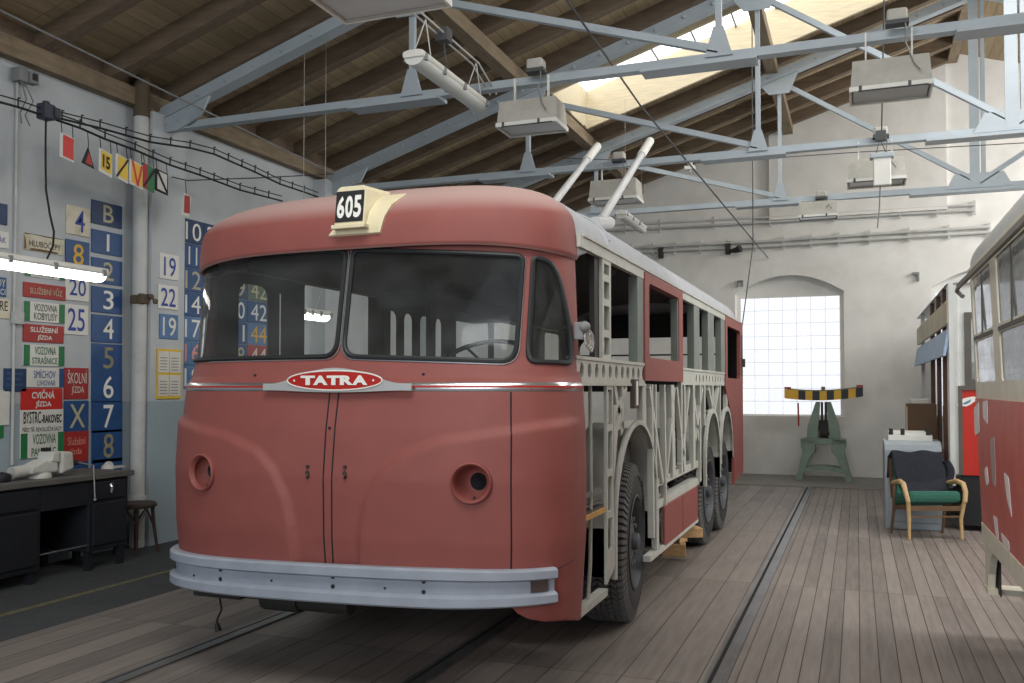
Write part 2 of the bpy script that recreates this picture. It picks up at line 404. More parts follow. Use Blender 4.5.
# roof: boarded slopes, timber rafters and purlins, the skylight
SKX0, SKX1, SKY0, SKY1 = -3.75, 1.2, 11.25, 12.95
c = M(); c.plate([(-7, -6), (1.55, -6), (1.55, 17.2), (-7, 17.2)], [[(SKX0, SKY0), (SKX1, SKY0), (SKX1, SKY1), (SKX0, SKY1)]], lambda x, y: (x, y, rz(x)), (0, 0, .05))
ceil = st('ceiling', c, 'roof_boards')
c = M(); c.add([(1.55, -6, rz(1.55)), (10.1, -6, rz(10.1)), (10.1, 17.2, rz(10.1)), (1.55, 17.2, rz(1.55))], [(0, 1, 2, 3)])
st('ceiling_slope', c, 'roof_boards', ceil)
def sl(x, y, d): return (x, y, rz(x)+d)
ys = [7.43+.775*i for i in range(-17, 13)]
for y in ys:
    if y > 16.8: continue
    runs = [(-6.95, 1.5)] if not (SKY0-.05 < y < SKY1+.05) else [(-6.95, SKX0)]
    for x0, x1 in runs:
        r = M(); r.bar(sl(x0, y, -.09), sl(x1, y, -.09), .13, .18); st('rafter', r, 'roof_timber', ceil)
for x in (-3.83, -1.11):
    r = M(); r.span((x-.08, -6, rz(x)-.32), (x+.08, 16.85, rz(x)-.16)); st('purlin', r, 'purlin_timber', ceil)
r = M(); r.span((1.47, -6, rz(1.55)-.2), (1.63, 16.85, rz(1.55)-.02)); st('ridge_beam', r, 'purlin_timber', ceil)
k = M()
for y in (SKY0+.012, SKY1-.012): k.prism([sl(SKX0, y, -.16), sl(SKX1, y, -.16), sl(SKX1, y, .42), sl(SKX0, y, .42)], (0, .05 if y > 12 else -.05, 0))
for x in (SKX0+.012, SKX1-.012): k.prism([sl(x, SKY0, -.16), sl(x, SKY1, -.16), sl(x, SKY1, .42), sl(x, SKY0, .42)], (.05 if x > 0 else -.05, 0, 0))
st('skylight_well', k, 'oak_well', ceil)
k = M(); k.add([sl(SKX0, SKY0, .40), sl(SKX1, SKY0, .40), sl(SKX1, SKY1, .40), sl(SKX0, SKY1, .40)], [(0, 1, 2, 3)]); sky = st('window_3', k, 'sky_pane')
for i in range(1, 9):
    x = SKX0+(SKX1-SKX0)*i/9; k = M(); k.bar(sl(x, SKY0, .38), sl(x, SKY1, .38), .025, .03); st('glazing_bar', k, 'steel_blue', sky)

# ------------------------------------------------------------------ steel roof trusses
def truss(Y, label):
    t = thing('roof_truss', (1.55, Y, 4.2), label, 'truss', 'steel roof trusses', 'structure')
    S = 'steel_blue'
    z0 = 4.2 if Y < 12 else 4.25
    m = M(); m.angle((-6.55, Y, z0), (9.65, Y, z0), .1, .075, .016); m.build('bottom_chord', S, t)
    for sgn in (-1, 1):
        X = lambda d: 1.55+sgn*d
        m = M(); m.bar((X(8.15), Y, sz(X(8.15))), (X(0), Y, sz(X(0))), .1, .13); m.bar((X(8.15), Y-.02, sz(X(8.15))-.07), (X(0), Y-.02, sz(X(0))-.07), .15, .015)
        q = m.build('top_chord', S, t)
        m = M()
        for i in range(24):
            d = 8-.33*i; m.ball((X(d), Y-.052, sz(X(d))), .02, 5)
        m.build('rivet_row', S, q)
        pts = [5.3, 2.56]
        for d in pts:
            m = M(); m.bar((X(d), Y, z0), (X(d), Y, sz(X(d))), .05, .05, (0, 1, 0)); m.build('hanger', S, t)
            m = M(); m.prism([(X(d)-.04, Y-.03, z0+.24), (X(d)+.04, Y-.03, z0+.24), (X(d)+.11, Y-.03, z0), (X(d)-.11, Y-.03, z0)], (0, .012, 0)); m.build('gusset', S, t)
            a = sz(X(d)); sl_ = -.315*sgn
            m = M(); m.prism([(X(d)-.3, Y-.06, a+.3*.315*sgn-.02), (X(d)+.3, Y-.06, a-.3*.315*sgn-.02), (X(d)+.14, Y-.06, a-.3), (X(d)-.14, Y-.06, a-.3)], (0, .012, 0)); m.build('gusset', S, t)
            m = M(); m.span((X(d)-.62, Y-.1, z0-.075), (X(d)+.3, Y+.1, z0-.045)); m.build('splice_plate', S, t)
        for a, c in ((5.3, 2.56), (2.56, 0)):
            m = M(); m.angle((X(a), Y, sz(X(a))-.1), (X(c), Y, z0+.06), .06, .06, .014); m.build('diagonal', S, t)
        m = M(); m.prism([(X(8.16), Y-.07, 4.12), (X(7.9), Y-.07, 4.14), (X(7.62), Y-.07, 4.26), (X(7.5), Y-.07, sz(X(7.5))-.06), (X(8.16), Y-.07, sz(X(8.16))+.03)], (0, .03, 0)); h = m.build('heel_plate', S, t)
        m = M()
        for i in range(3):
            for j in range(2): m.ball((X(8.04-.15*i), Y-.072, 4.21+.09*j+.02*i), .014, 5)
        m.build('rivet_row', S, h)
    m = M(); m.angle((1.5, Y, z0), (1.5, Y, sz(1.55)), .12, .05, .014, (0, 1, 0)); m.bar((1.61, Y, z0), (1.61, Y, sz(1.55)), .05, .05); m.build('king_post', S, t)
    m = M(); m.prism([(1.15, Y-.03, z0-.02), (1.95, Y-.03, z0-.02), (1.85, Y-.03, z0+.18), (1.25, Y-.03, z0+.18)], (0, .012, 0)); m.build('gusset', S, t)
    m = M(); m.span((.7, Y-.1, z0-.075), (2.4, Y+.1, z0-.045)); m.build('splice_plate', S, t)
truss(7.3, 'large pale blue steel roof truss nearest the camera, crossing above the front of the red bus')
truss(10.4, 'middle pale blue steel roof truss crossing behind the first one over the bus roof')
truss(13.5, 'farthest and lowest looking pale blue steel roof truss close to the far white wall')

# ------------------------------------------------------------------ lamps under the roof
def flood(x, y, zt, sc, label, ballast=True, zs=4.2):
    z = zt
    t = thing('floodlight', (x, y, z), label, 'lamp', 'box floodlights under the trusses')
    w, d, h = .25*sc, .16*sc, .21*sc
    m = M()
    T = [(x-w*.94, y-d*.8, z), (x+w*.94, y-d*.8, z), (x+w*.94, y+d*.8, z), (x-w*.94, y+d*.8, z)]
    B = [(x-w, y-d, z-h), (x+w, y-d, z-h), (x+w, y+d, z-h), (x-w, y+d, z-h)]
    e = .012; Ti = [(x-w*.9, y-d*.75, z-e), (x+w*.9, y-d*.75, z-e), (x+w*.9, y+d*.75, z-e), (x-w*.9, y+d*.75, z-e)]
    Bi = [(x-w+e, y-d+e, z-h), (x+w-e, y-d+e, z-h), (x+w-e, y+d-e, z-h), (x-w+e, y+d-e, z-h)]
    m.add(T+B+Ti+Bi, [(0, 1, 2, 3)]+[(i, (i+1) % 4, 4+(i+1) % 4, 4+i) for i in range(4)]+[(4+i, 4+(i+1) % 4, 12+(i+1) % 4, 12+i) for i in range(4)]+[(8+i, 8+(i+1) % 4, 12+(i+1) % 4, 12+i) for i in range(4)]+[(8, 9, 10, 11)])
    m.build('housing', 'lamp_grey', t)
    m = M(); m.span((x-w-.004, y-d-.008, z-h-.004), (x+w+.004, y-d+.002, z-h+.03)); m.span((x-w-.004, y+d-.002, z-h-.004), (x+w+.004, y+d+.008, z-h+.03))
    for s in (-1, 1): m.box((x+s*w, y, z-h+.012), (.014, 2*d, .034))
    m.build('rim', 'lamp_white', t)
    m = M(); m.span((x-w+.02, y-d+.02, z-h+.012), (x+w-.02, y+d-.02, z-h+.018)); m.build('cover_glass', 'reflector', t)
    m = M()
    for s in (-.75, .45): m.tube([(x+s*w, y-d-.015, z-h-.012), (x+s*w, y-d-.015, z-h+.03)], .011, 6)
    m.tube([(x-w*.8, y-d-.012, z-h-.008), (x+w*.9, y-d-.012, z-h-.008)], .006, 5); m.build('clasp', 'dark_grey', t)
    for s in (-.6, .55):
        m = M(); m.bar((x+s*w, y, z-.01), (x+s*w, y, zs), .035, .012); m.build('hanger_strap', 'lamp_white', t)
    if ballast:
        m = M(); m.box((x+.05, y-.04, 4.28), (.14, .13, .09)); m.build('ballast_box', 'lamp_grey', t, bevel=.02)
        m = M(); m.box((x+.05, y-.05, 4.225), (.16, .1, .03)); m.build('ballast_clamp', 'dark_grey', t)
        m = M(); m.tube([(x+.1, y-.08, 4.25), (x+.11, y-.1, 4.15), (x+.1, y-.13, 4.06), (x+.15, y-d-.02, z-.07), (x+.19, y-d-.03, z-.13)], .006, 6); m.build('cable', 'grey_cable', t)
flood(-2.56, 7.2, 3.97, 1.05, 'box floodlight hung from the nearest truss, left one beside the white tube lamp')
p = px(890, 85, Y=7.2); flood(p.x, 7.2, 3.95, 1.1, 'box floodlight hung from the nearest truss, upper right one above the far arched window')
p = px(616, 182, Y=10.4); flood(p.x, 10.4, 3.99, 1.15, 'box floodlight hung from the middle truss, behind the trolley poles')
p = px(876, 172, Y=10.4); flood(p.x, 10.4, 3.98, 1.15, 'box floodlight hung from the middle truss with a white ballast case in front')
p = px(818, 207, Y=13.5); flood(p.x, 13.45, 4.17, 1.05, 'small looking box floodlight under the farthest truss, above the glass block window')
flood(-2.25, 4.0, 3.78, 1.25, 'box floodlight cut off by the top edge of the photo, closest to the camera', False, rz(-2.25)-.05)
c = px(882, 160, Y=10.0)
t = thing('control_gear', (c.x, 10.0, c.z), 'white ballast case hanging in front of the right floodlight of the middle truss', 'ballast case')
m = M(); m.box((c.x, 10.0, c.z-.12), (.17, .1, .3)); m.build('case', 'lamp_white', t, bevel=.01)
m = M(); m.box((c.x, 10.0, c.z+.04), (.23, .13, .05)); m.build('case_lid', 'steel_blue', t, bevel=.008)
m = M(); m.tube([(c.x-.06, 10, c.z+.05), (c.x-.02, 10, c.z+.22), (c.x+.05, 10, c.z+.05)], .006, 6); m.box((c.x-.01, 10, c.z+.25), (.1, .08, .1)); m.tube([(c.x, 10, c.z+.3), (c.x+.02, 9.4, 5.4), (c.x+.05, 8.9, 6.6)], .007, 6); m.build('hanging_wire', 'dark_grey', t)
m = M(); m.tube([(c.x-.02, 10, c.z-.27), (c.x-.03, 10, c.z-.5), (c.x-.05, 10, c.z-.7)], .007, 6); m.build('pull_cord', 'grey_cable', t)

def tubelamp(x, y0, y1, z, label, lit, wires=True, name='tube_lamp', top=0):
    t = thing(name, (x, (y0+y1)/2, z), label, 'lamp')
    prof = [(-.075, 0), (.075, 0), (.085, .015), (.08, .045), (.04, .055), (-.04, .055), (-.08, .045), (-.085, .015)]
    m = M(); m.prism([(x+a, y0, z+h) for a, h in prof], (0, y1-y0, 0)); m.build('housing', 'lamp_white', t, bevel=.004)
    k = 12; pr = [(.074*math.cos(PI*i/k), -.055*math.sin(PI*i/k)) for i in range(k+1)]
    m = M(); m.prism([(x+a, y0+.015, z+h) for a, h in pr], (0, y1-y0-.03, 0)); m.build('diffuser', 'tube_lit' if lit else 'diffuser', t, smooth=True)
    for f in (.04, .3, .6, .96):
        yy = y0+(y1-y0)*f
        for s in (-1, 1): m = M(); m.box((x+s*.083, yy, z+.008), (.02, .03, .05)); m.build('clip', 'mid_grey', t)
    if wires:
        for f in (.12, .88):
            yy = y0+(y1-y0)*f
            for s in (-.05, .05): m = M(); m.tube([(x+s, yy+s, z+.05), (x+.02, yy+.02, z+.34)]+([(x+.02, yy+.02, top)] if top else []), .003 if top else .005, 5); m.build('hanger_wire', 'light_wire', t)
tubelamp(-3.0, 5.84, 7.1, 3.96, 'unlit white tube lamp hung below the roof in front of the nearest truss', False)
tubelamp(-5.4, 4.1, 5.33, 2.41, 'lit fluorescent tube lamp hung over the workbench in front of the enamel signs', True, False)
tubelamp(-5.0, 7.33, 7.83, 2.27, 'lit fluorescent tube seen through the left windscreen pane of the red bus', True, True, top=rz(-5.0)-.1)
q = px(560, 20, Y=15.4)
tubelamp(-3.09, 12.42, 13.8, 4.0, 'small looking white tube lamp far back beyond the trolley poles', False, top=rz(-3.09)-.1)
m = M()
for s in (-.03, .03): m.tube([(-3.0+s, 4.6, 4.33), (-3.0+s, 5.8, 4.31), (-3.0+s, 7.0, 4.3), (-3.0+s, 7.4, 4.16)], .008, 6)
wc = m.build('lamp_wire', 'light_wire'); tag(wc, 'pair of pale suspension wires running above the unlit tube lamp', 'wire')
m = M(); m.box((-2.99, 6.35, 4.3), (.1, .1, .1)); m.tube([(-2.99, 6.35, 4.25), (-2.98, 6.36, 4.1), (-2.95, 6.37, 4.02)], .007, 6); m.build('wire_clamp', 'dark_grey', wc)
# ------------------------------------------------------------------ the red trolleybus under restoration
mat('bus_red', lin(137, 74, 68), .62, var=.05, scale=7, bump=.06, dirt=lin(145, 84, 78), damt=.4, dscale=3)
def settle_dust(m, col, amt):                       # dust lying on the upward faces of the sheet metal
    N = m.node_tree.nodes; L = m.node_tree.links; b = N['Principled BSDF']; src = b.inputs['Base Color'].links[0].from_socket
    g = N.new('ShaderNodeNewGeometry'); s = N.new('ShaderNodeSeparateXYZ'); L.new(g.outputs['Normal'], s.inputs[0])
    ab = N.new('ShaderNodeMath'); ab.operation = 'ABSOLUTE'; L.new(s.outputs[2], ab.inputs[0])
    mr = N.new('ShaderNodeMapRange'); mr.interpolation_type = 'SMOOTHSTEP'; mr.inputs[1].default_value = .35; mr.inputs[2].default_value = .95; mr.inputs[4].default_value = amt
    L.new(ab.outputs[0], mr.inputs[0]); mx = N.new('ShaderNodeMixRGB'); mx.inputs[2].default_value = col+(1,)
    L.new(mr.outputs[0], mx.inputs[0]); L.new(src, mx.inputs[1]); L.new(mx.outputs[0], b.inputs['Base Color'])
mat('bus_red_dusty', lin(137, 74, 68), .65, var=.05, scale=7, bump=.06, dirt=lin(145, 84, 78), damt=.4, dscale=3)
settle_dust(MATS['bus_red_dusty'], lin(192, 168, 162), .8)
mat('primer_grey', lin(186, 188, 180), .6, var=.06, scale=8, dirt=lin(150, 152, 142), damt=.5)
mat('roof_grey', lin(176, 180, 186), .6, var=.07, scale=5, dirt=lin(146, 150, 156), damt=.6)
mat('pillar_grey', lin(120, 128, 122), .6, var=.08)
mat('gasket', lin(38, 42, 44), .5, var=.1)
mat('chrome', lin(190, 192, 194), .22, .85, var=.04)
mat('bumper_grey', lin(150, 158, 170), .5, var=.06, scale=8, dirt=lin(126, 134, 146), damt=.5)
mat('enamel_red', lin(176, 34, 24), .35, var=.05)
mat('badge_white', lin(214, 212, 208), .4, var=.03)
mat('badge_grey', lin(178, 180, 180), .4, .2, var=.05)
mat('cream', lin(222, 212, 178), .55, var=.04, dirt=lin(190, 178, 140), damt=.4)
mat('ink', lin(24, 25, 30), .6, var=.05)
mat('paint_white', lin(232, 232, 226), .6, var=.03)
mat('dark_interior', lin(84, 80, 76), .8, var=.15)
mat('cab_brown', lin(74, 62, 56), .7, var=.15)
mat('frame_dark', lin(48, 47, 46), .7, var=.15)
mat('tyre', lin(56, 56, 57), .82, var=.1, scale=12, bump=.15)
mat('tyre_tread', lin(98, 98, 97), .85, var=.12, scale=16, dirt=lin(112, 111, 108), damt=.5)
mat('rim_grey', lin(82, 86, 90), .55, .2, var=.12)
mat('chassis_grey', lin(112, 114, 114), .65, var=.12)
mat('yellow_wood', lin(192, 150, 84), .7, var=.15, scale=8)
mat('wood_raw', lin(188, 152, 108), .8, var=.2, scale=8, stretch=(6, 1, 6))
mat('pole_white', lin(206, 208, 208), .5, var=.05)
glass('wind_glass', (.74, .76, .74), .9, .06)

XC, HW, YR, YE = -2.505, 1.165, 4.5, 11.6
SX = XC+HW; SXL = XC-HW
bus = thing('trolleybus', (XC, 7.8, 0), 'dull red trolleybus with stripped side frame standing in the middle of the hall', 'bus')
RED, GREY = 'bus_red', 'primer_grey'
# front skin: plan curve (arc length q) swept through profile heights z
_ph = np.linspace(-PI/2, PI/2, 801); _e = 2/3.0
_xi = np.sign(np.sin(_ph))*np.abs(np.sin(_ph))**_e; _et = np.abs(np.cos(_ph))**_e
_arc = np.concatenate([[0], np.cumsum(np.hypot(np.diff(_xi)*1.24, np.diff(_et)*.46))]); LQ = _arc[-1]/2; _arc = _arc-LQ
ZT = [0, .3, .62, .8, 1.1, 1.35, 1.5, 1.575, 1.6, 1.7, 2.33, 2.5]
WT = [1.165, 1.165, 1.185, 1.198, 1.2, 1.196, 1.185, 1.18, 1.168, 1.16, 1.136, 1.13]
NT = [4.04, 4.02, 3.97, 3.945, 3.93, 3.95, 3.975, 3.99, 4.03, 4.07, 4.16, 4.18]
# the raised fender fields on both sides of the nose: edge as (arc position, height)
CREASE = []
def fender(q, z):
    if not CREASE: return 0
    a = abs(q); best = 9.
    for i in range(len(CREASE)-1):
        ax, az = CREASE[i]; bx, bz = CREASE[i+1]; dx, dz = bx-ax, bz-az
        t = max(0, min(1, ((a-ax)*dx+(z-az)*dz)/(dx*dx+dz*dz))); best = min(best, math.hypot(a-ax-t*dx, z-az-t*dz))
    ins = inside((a, z), CREASE+[(3, CREASE[-1][1]), (3, 0), (CREASE[0][0], 0)])
    t = max(0, min(1, .5+best/.036)) if ins else max(0, min(1, .5-best/.036))
    return .024*(t*t*(3-2*t))*max(0, min(1, (1.42-a)/.25))
def S(q, z, off=0.):
    w = np.interp(z, ZT, WT); n = np.interp(z, ZT, NT)
    x = float(np.interp(q, _arc, _xi)); e = float(np.interp(q, _arc, _et))
    p = Vector((XC+w*x, YR-(YR-n)*e, z))
    d = .004
    x2 = float(np.interp(q+d, _arc, _xi)); e2 = float(np.interp(q+d, _arc, _et)); x1 = float(np.interp(q-d, _arc, _xi)); e1 = float(np.interp(q-d, _arc, _et))
    tx, ty = w*(x2-x1), -(YR-n)*(e2-e1); l = math.hypot(tx, ty) or 1
    k = off+fender(q, z)
    return p+Vector((ty/l, -tx/l, 0))*k
_q = np.linspace(-.97*LQ, LQ, 560); _z = np.linspace(.25, 2.4, 440)
_G = np.array([[0., 0, 0]]*1)
def _surf():
    w = np.interp(_z, ZT, WT)[:, None]; n = np.interp(_z, ZT, NT)[:, None]
    x = np.interp(_q, _arc, _xi)[None]; e = np.interp(_q, _arc, _et)[None]
    P = np.stack([XC+w*x, YR-(YR-n)*e, np.repeat(_z[:, None], len(_q), 1)], -1); return proj(P)
_U, _V = _surf()
def on_front(u, v):
    i = np.argmin((_U-u)**2+(_V-v)**2); a, b_ = np.unravel_index(i, _U.shape); return (float(_q[b_]), float(_z[a]))
CR = [on_front(*p) for p in ((357, 562), (360, 530), (366, 500), (378, 474), (400, 455), (440, 440), (480, 434), (515, 429), (545, 424), (571, 420))]
CREASE += [(abs(a), z) for a, z in CR]
CREASE[0] = (CREASE[0][0], .3)
# windscreen openings
WS = rpoly([on_front(*p) for p in ((343.4, 356.3), (515.5, 362), (523.5, 256.5), (354, 250.5))], [.09, .09, .04, .04], 6)
QW = rpoly([on_front(*p) for p in ((526.8, 362), (571.5, 363), (570, 335), (556, 265), (533.5, 256.5))], [.05, .05, .05, .16, .04], 6)
WL = rpoly([on_front(*p) for p in ((203.5, 361.5), (336, 356.5), (346.5, 250.5), (212, 262))], [.05, .09, .04, .05], 6)
mir = lambda P: [(-a, z) for a, z in P][::-1]
HLq, HLz = on_front(472, 483)
HL = lambda s: ellipse(s*HLq, HLz, .086, .086, 26)
qs = on_front(511, 500)[0]; QE = LQ-.001
low = [(qs, .6)]+[on_front(*p) for p in ((512, 606), (517, 612.5), (527, 618), (542, 621), (560, 620))]+[(QE, .362)]
outer = dense([(-QE, 2.345), (-QE, .6)]+low+[(QE, 2.345)], .05)
m = M(); m.plate(outer, [dense(WS, .04), dense(WL, .04), dense(QW, .04), HL(1), HL(-1)], S, step=.019)
skin = m.build('front_skin', RED, bus, smooth=True)
md = skin.modifiers.new('sheet', 'SOLIDIFY'); md.thickness = .012; md.offset = -1
def frame_ring(poly, r, name, mt, par, off=.004, step=.03):
    d = dense(poly, step); k = M(); k.tube([S(a, z, off) for a, z in d], r, 8, True); return k.build(name, mt, par, smooth=True)
for P, nm in ((WS, 'windscreen_pane'), (WL, 'windscreen_pane'), (QW, 'quarter_window_pane')):
    g = M(); g.plate(dense(P, .05), [], lambda a, z: S(a, z, -.006), step=.06)
    gp = g.build(nm, 'wind_glass', bus, smooth=True)
    frame_ring(P, .013, 'rubber_gasket', 'gasket', gp)
    if nm == 'windscreen_pane':
        c_ = Vector((sum(p[0] for p in P)/len(P), sum(p[1] for p in P)/len(P)))
        out_ = [(p[0]+.02*(1 if p[0] > c_.x else -1), p[1]-.018) for p in P if p[1] < c_.y+.3]
        mids = sorted(P, key=lambda p: p[1])
        Q = [(c_.x+(p[0]-c_.x)*1.03, c_.y+(p[1]-c_.y)*1.055) for p in P]; Q = Q[25:]+Q[:17]; k = M(); d = []
        for a, b_ in zip(Q[:-1], Q[1:]): d += [Vector(a).lerp(Vector(b_), t/6) for t in range(6)]
        k.tube([S(p.x, p.y, .003) for p in d], .0045, 6); k.build('chrome_bead', 'chrome', gp, smooth=True)
# seams, trim, badge
def seam(pts, r=.0045):
    k = M(); d = []
    for i in range(len(pts)-1):
        a, c2 = Vector(pts[i]), Vector(pts[i+1]); n = max(2, int((c2-a).length/.04)); d += [a.lerp(c2, j/n) for j in range(n+(i == len(pts)-2))]
    k.tube([S(p.x, p.y, -.001) for p in d], r, 6); return k.build('panel_seam', 'ink', bus)
zt = 1.53
qa, qb = on_front(324, 540)[0], on_front(331, 540)[0]
seam([(qa+.012, zt), (qa, .625)]); seam([(qb+.02, zt), (qb, .625)])
seam([(qs, zt), (qs, .6)])
seam([(qs, .66), (qs+.2, .67), (qs+.33, .70)], .003)
zs = 1.556
def ribbon(q0, q1, z0, z1, o0, name, mt, par=None):
    k = M(); n = max(2, int(abs(q1-q0)/.04))
    k.grid(lambda a, c2: S(q0+(q1-q0)*a, z0+(z1-z0)*c2, o0*(1 if .01 < c2 < .99 else .2)), n, 4); return k.build(name, mt, par or bus, smooth=True)
qc = (qa+qb)/2+.034
for a, c2 in ((-LQ+.02, qc-.40), (qc+.40, LQ-.03)):
    t1 = ribbon(a, c2, zs-.022, zs+.022, .007, 'trim_strip', 'chrome'); ribbon(a, c2, zs-.007, zs+.008, .0095, 'red_inlay', 'enamel_red', t1)
# badge: spindle plate, red oval field and raised lettering
bp_ = []
def BS(a, z, o): p = S(a, 1.5, o+.012); p.z = z; return p
def bell(ax): return .5+.5*math.cos(PI*min(1, ax/.86))
for i in range(61):
    x = -1+2*i/60; bp_.append((qc+.45*x, zs+.017+.079*bell(abs(x))**.75))
for i in range(61):
    x = 1-2*i/60; bp_.append((qc+.45*x, zs-.018-.01*bell(abs(x))**.7))
k = M(); k.plate(bp_, [], lambda a, z: BS(a, z, .018), step=.03); k.plate(bp_, [], lambda a, z: BS(a, z, .004), step=.03)
d_ = dense(bp_, .05); k.grid(lambda a, c2: BS(*d_[int(round(a*len(d_))) % len(d_)], .004+.014*c2), len(d_), 1, True)
badge = k.build('badge', 'badge_grey', bus)
k = M(); k.plate(ellipse(qc, zs+.032, (.282), .045, 40), [], lambda a, z: BS(a, z, .022), step=.03); k.build('badge_field', 'enamel_red', badge)
k = M(); d_ = ellipse(qc, zs+.032, (.288), .049, 40); k.tube([BS(a, z, .02) for a, z in d_], .004, 6, True); k.build('badge_rim', 'paint_white', badge)
k = M()
lx = [(-.2, .09), (-.122, .09), (-.038, .082), (.042, .08), (.116, .09)]
for ch, (x0, wd) in zip('TATRA', lx): write(k, ch, qc+x0, zs+.009, qc+x0+wd, zs+.057, lambda a, z: BS(a, z, (.026)), .06)
for s in (-.24, .24): k.plate(ellipse(qc+s, zs+.032, .006, .006, 10), [], lambda a, z: BS(a, z, (.026)))
k.build('badge_lettering', 'paint_white', badge)
# headlamp buckets
for s in (1, -1):
    q0, z0 = s*HLq, HLz
    def hp(r, a, o): return S(q0+r*math.cos(a), z0+r*math.sin(a), o)
    k = M(); k.grid(lambda a, c2: hp([.102, .1, .093, .085, .081][int(round(c2*4))], 2*PI*a, [.0, .016, .022, .012, -.004][int(round(c2*4))]), 32, 4, True)
    ring = k.build('headlight_rim', RED, bus, smooth=True)
    ctr = S(q0, z0, 0); RR = [.083, .08, .074, .066, .052, .044]; DD = [0, .03, .055, .075, .09, .092]
    def bucket(i_, a):
        rim_ = hp(RR[0], a, -.002)
        if i_ == 0: return rim_
        c_ = Vector((ctr.x+RR[i_]*math.cos(a), ctr.y+DD[i_], ctr.z+RR[i_]*math.sin(a))); w_ = min(1, i_/3); f_ = rim_+Vector((0, DD[i_], 0)); f_.x = c_.x*w_+f_.x*(1-w_); f_.z = c_.z*w_+f_.z*(1-w_); f_.y = f_.y*(1-w_)+c_.y*w_; return f_
    k = M(); k.grid(lambda a, c2: bucket(int(round(c2*5)), 2*PI*a), 32, 5, True); k.build('lamp_bucket', RED, ring, smooth=True)
    k = M(); k.grid(lambda a, c2: Vector((ctr.x+.046*(1-c2*.98)*math.cos(2*PI*a), ctr.y+.092+.04*c2, ctr.z-.004+.046*(1-c2*.98)*math.sin(2*PI*a))), 24, 3, True); k.build('lamp_opening', 'ink', ring)
    k = M(); k.tube([hp(.074, -PI/2+.15, -.03), hp(.074, -PI/2+.15, -.02)], .008, 6); k.build('screw', 'ink', ring)
for u, v in ((308, 467), (345, 467)):
    a, z = on_front(u, v); k = M()
    for dz in (0, -.03): k.tube([S(a, z+dz, -.004), S(a, z+dz, .012)], .009, 8)
    k.tube([S(a, z-.03, .008), S(a+.012, z-.042, .012), S(a, z-.056, .008)], .006, 6); k.build('latch', 'frame_dark', bus)
for u, v in ((423.6, 374.7), (255, 376), (330, 428)):
    a, z = on_front(u, v); k = M(); k.tube([S(a, z, -.004), S(a, z, .002)], .009, 8); k.build('screw_hole', 'ink', bus)

# roof: superellipsoid front dome that runs into a constant section
NR, ZB, CR_, YB = 2.5, 2.335, .368, 5.05
RW, RN = 1.15, 4.1
def dome(a, t, g=0.):
    if a < .1: x, y = -RW, YB+(YR-YB)*a/.1
    elif a > .9: x, y = RW, YB+(YR-YB)*(1-a)/.1
    else:
        q = -LQ+2*LQ*(a-.1)/.8; x = RW*float(np.interp(q, _arc, _xi)); y = YR-(YR-RN)*float(np.interp(q, _arc, _et))
    c = math.cos(t*PI/2)**(2/NR); s_ = math.sin(t*PI/2)**(2/NR)
    return Vector((XC+x*c, YB+(y-YB)*c, ZB+CR_*s_-(rim(a)*max(0, 1-t*7)**2 if t < .15 else 0)))
def rim(a):
    if a < .1 or a > .9: return .1*max(0, (min(a, 1-a)-.02)/.08)
    xi = abs(float(np.interp(-LQ+2*LQ*(a-.1)/.8, _arc, _xi))); return .058+.062*xi**4
def sect(a, y):
    p = PI*a; x = math.copysign(abs(math.cos(p))**(2/NR), math.cos(p)); s_ = abs(math.sin(p))**(2/NR)
    d = max(0, (y-(YE-.55))/.55); sh = math.sqrt(max(0, 1-d*d*.75))
    return Vector((XC+RW*x*(1-.06*d), y, ZB+CR_*s_*sh))
def roofpart(red):
    k = M(); k.grid(lambda a, t: dome(a, t**1.4), 110, 26); k.grid(lambda a, t: sect(a, YB+(YE-YB)*t), 40, 40)
    me = bpy.data.meshes.new('r'); me.from_pydata([tuple(p) for p in k.v], [], k.f); bm = bmesh.new(); bm.from_mesh(me)
    bmesh.ops.remove_doubles(bm, verts=bm.verts, dist=1e-4)
    n = Vector((.0, 1, .12)).normalized()
    bmesh.ops.bisect_plane(bm, geom=bm.verts[:]+bm.edges[:]+bm.faces[:], plane_co=(XC, 4.5, 2.35), plane_no=n, clear_outer=red, clear_inner=not red)
    bm.verts.ensure_lookup_table(); o = M(); bm.verts.index_update()
    o.v = [v.co.copy() for v in bm.verts]; o.f = [tuple(v.index for v in f.verts) for f in bm.faces]; bm.free(); bpy.data.meshes.remove(me); return o
rp_ = roofpart(True).build('roof_front', 'bus_red_dusty', bus, smooth=True); rp2 = roofpart(False).build('roof', 'roof_grey', bus, smooth=True)
for o in (rp_, rp2):
    md = o.modifiers.new('sheet', 'SOLIDIFY'); md.thickness = .02; md.offset = -1
k = M(); k.grid(lambda a, t: Vector((dome(a, 0)-Vector((0, 0, 0)))) .lerp(dome(a, 0)+Vector(((XC-dome(a, 0).x)*.05, .06, .06)), t), 110, 2); k.build('brow_underside', 'frame_dark', rp_)
k = M(); k.tube([sect(i/40, 5.2)+Vector((0, 0, .004)) for i in range(2, 39)], .012, 6); k.build('roof_seam', 'roof_grey', rp2)
for sd in (1, -1): 
    k = M(); k.span((XC+sd*(HW-.03), 4.5, 2.285), (XC+sd*(HW+.004), YE-.35, 2.352)); k.build('cant_rail', GREY, bus)
    k = M(); k.span((XC+sd*(HW-.01), 4.55, 2.345), (XC+sd*(HW+.014), YE-.3, 2.358)); k.build('gutter', GREY, bus)

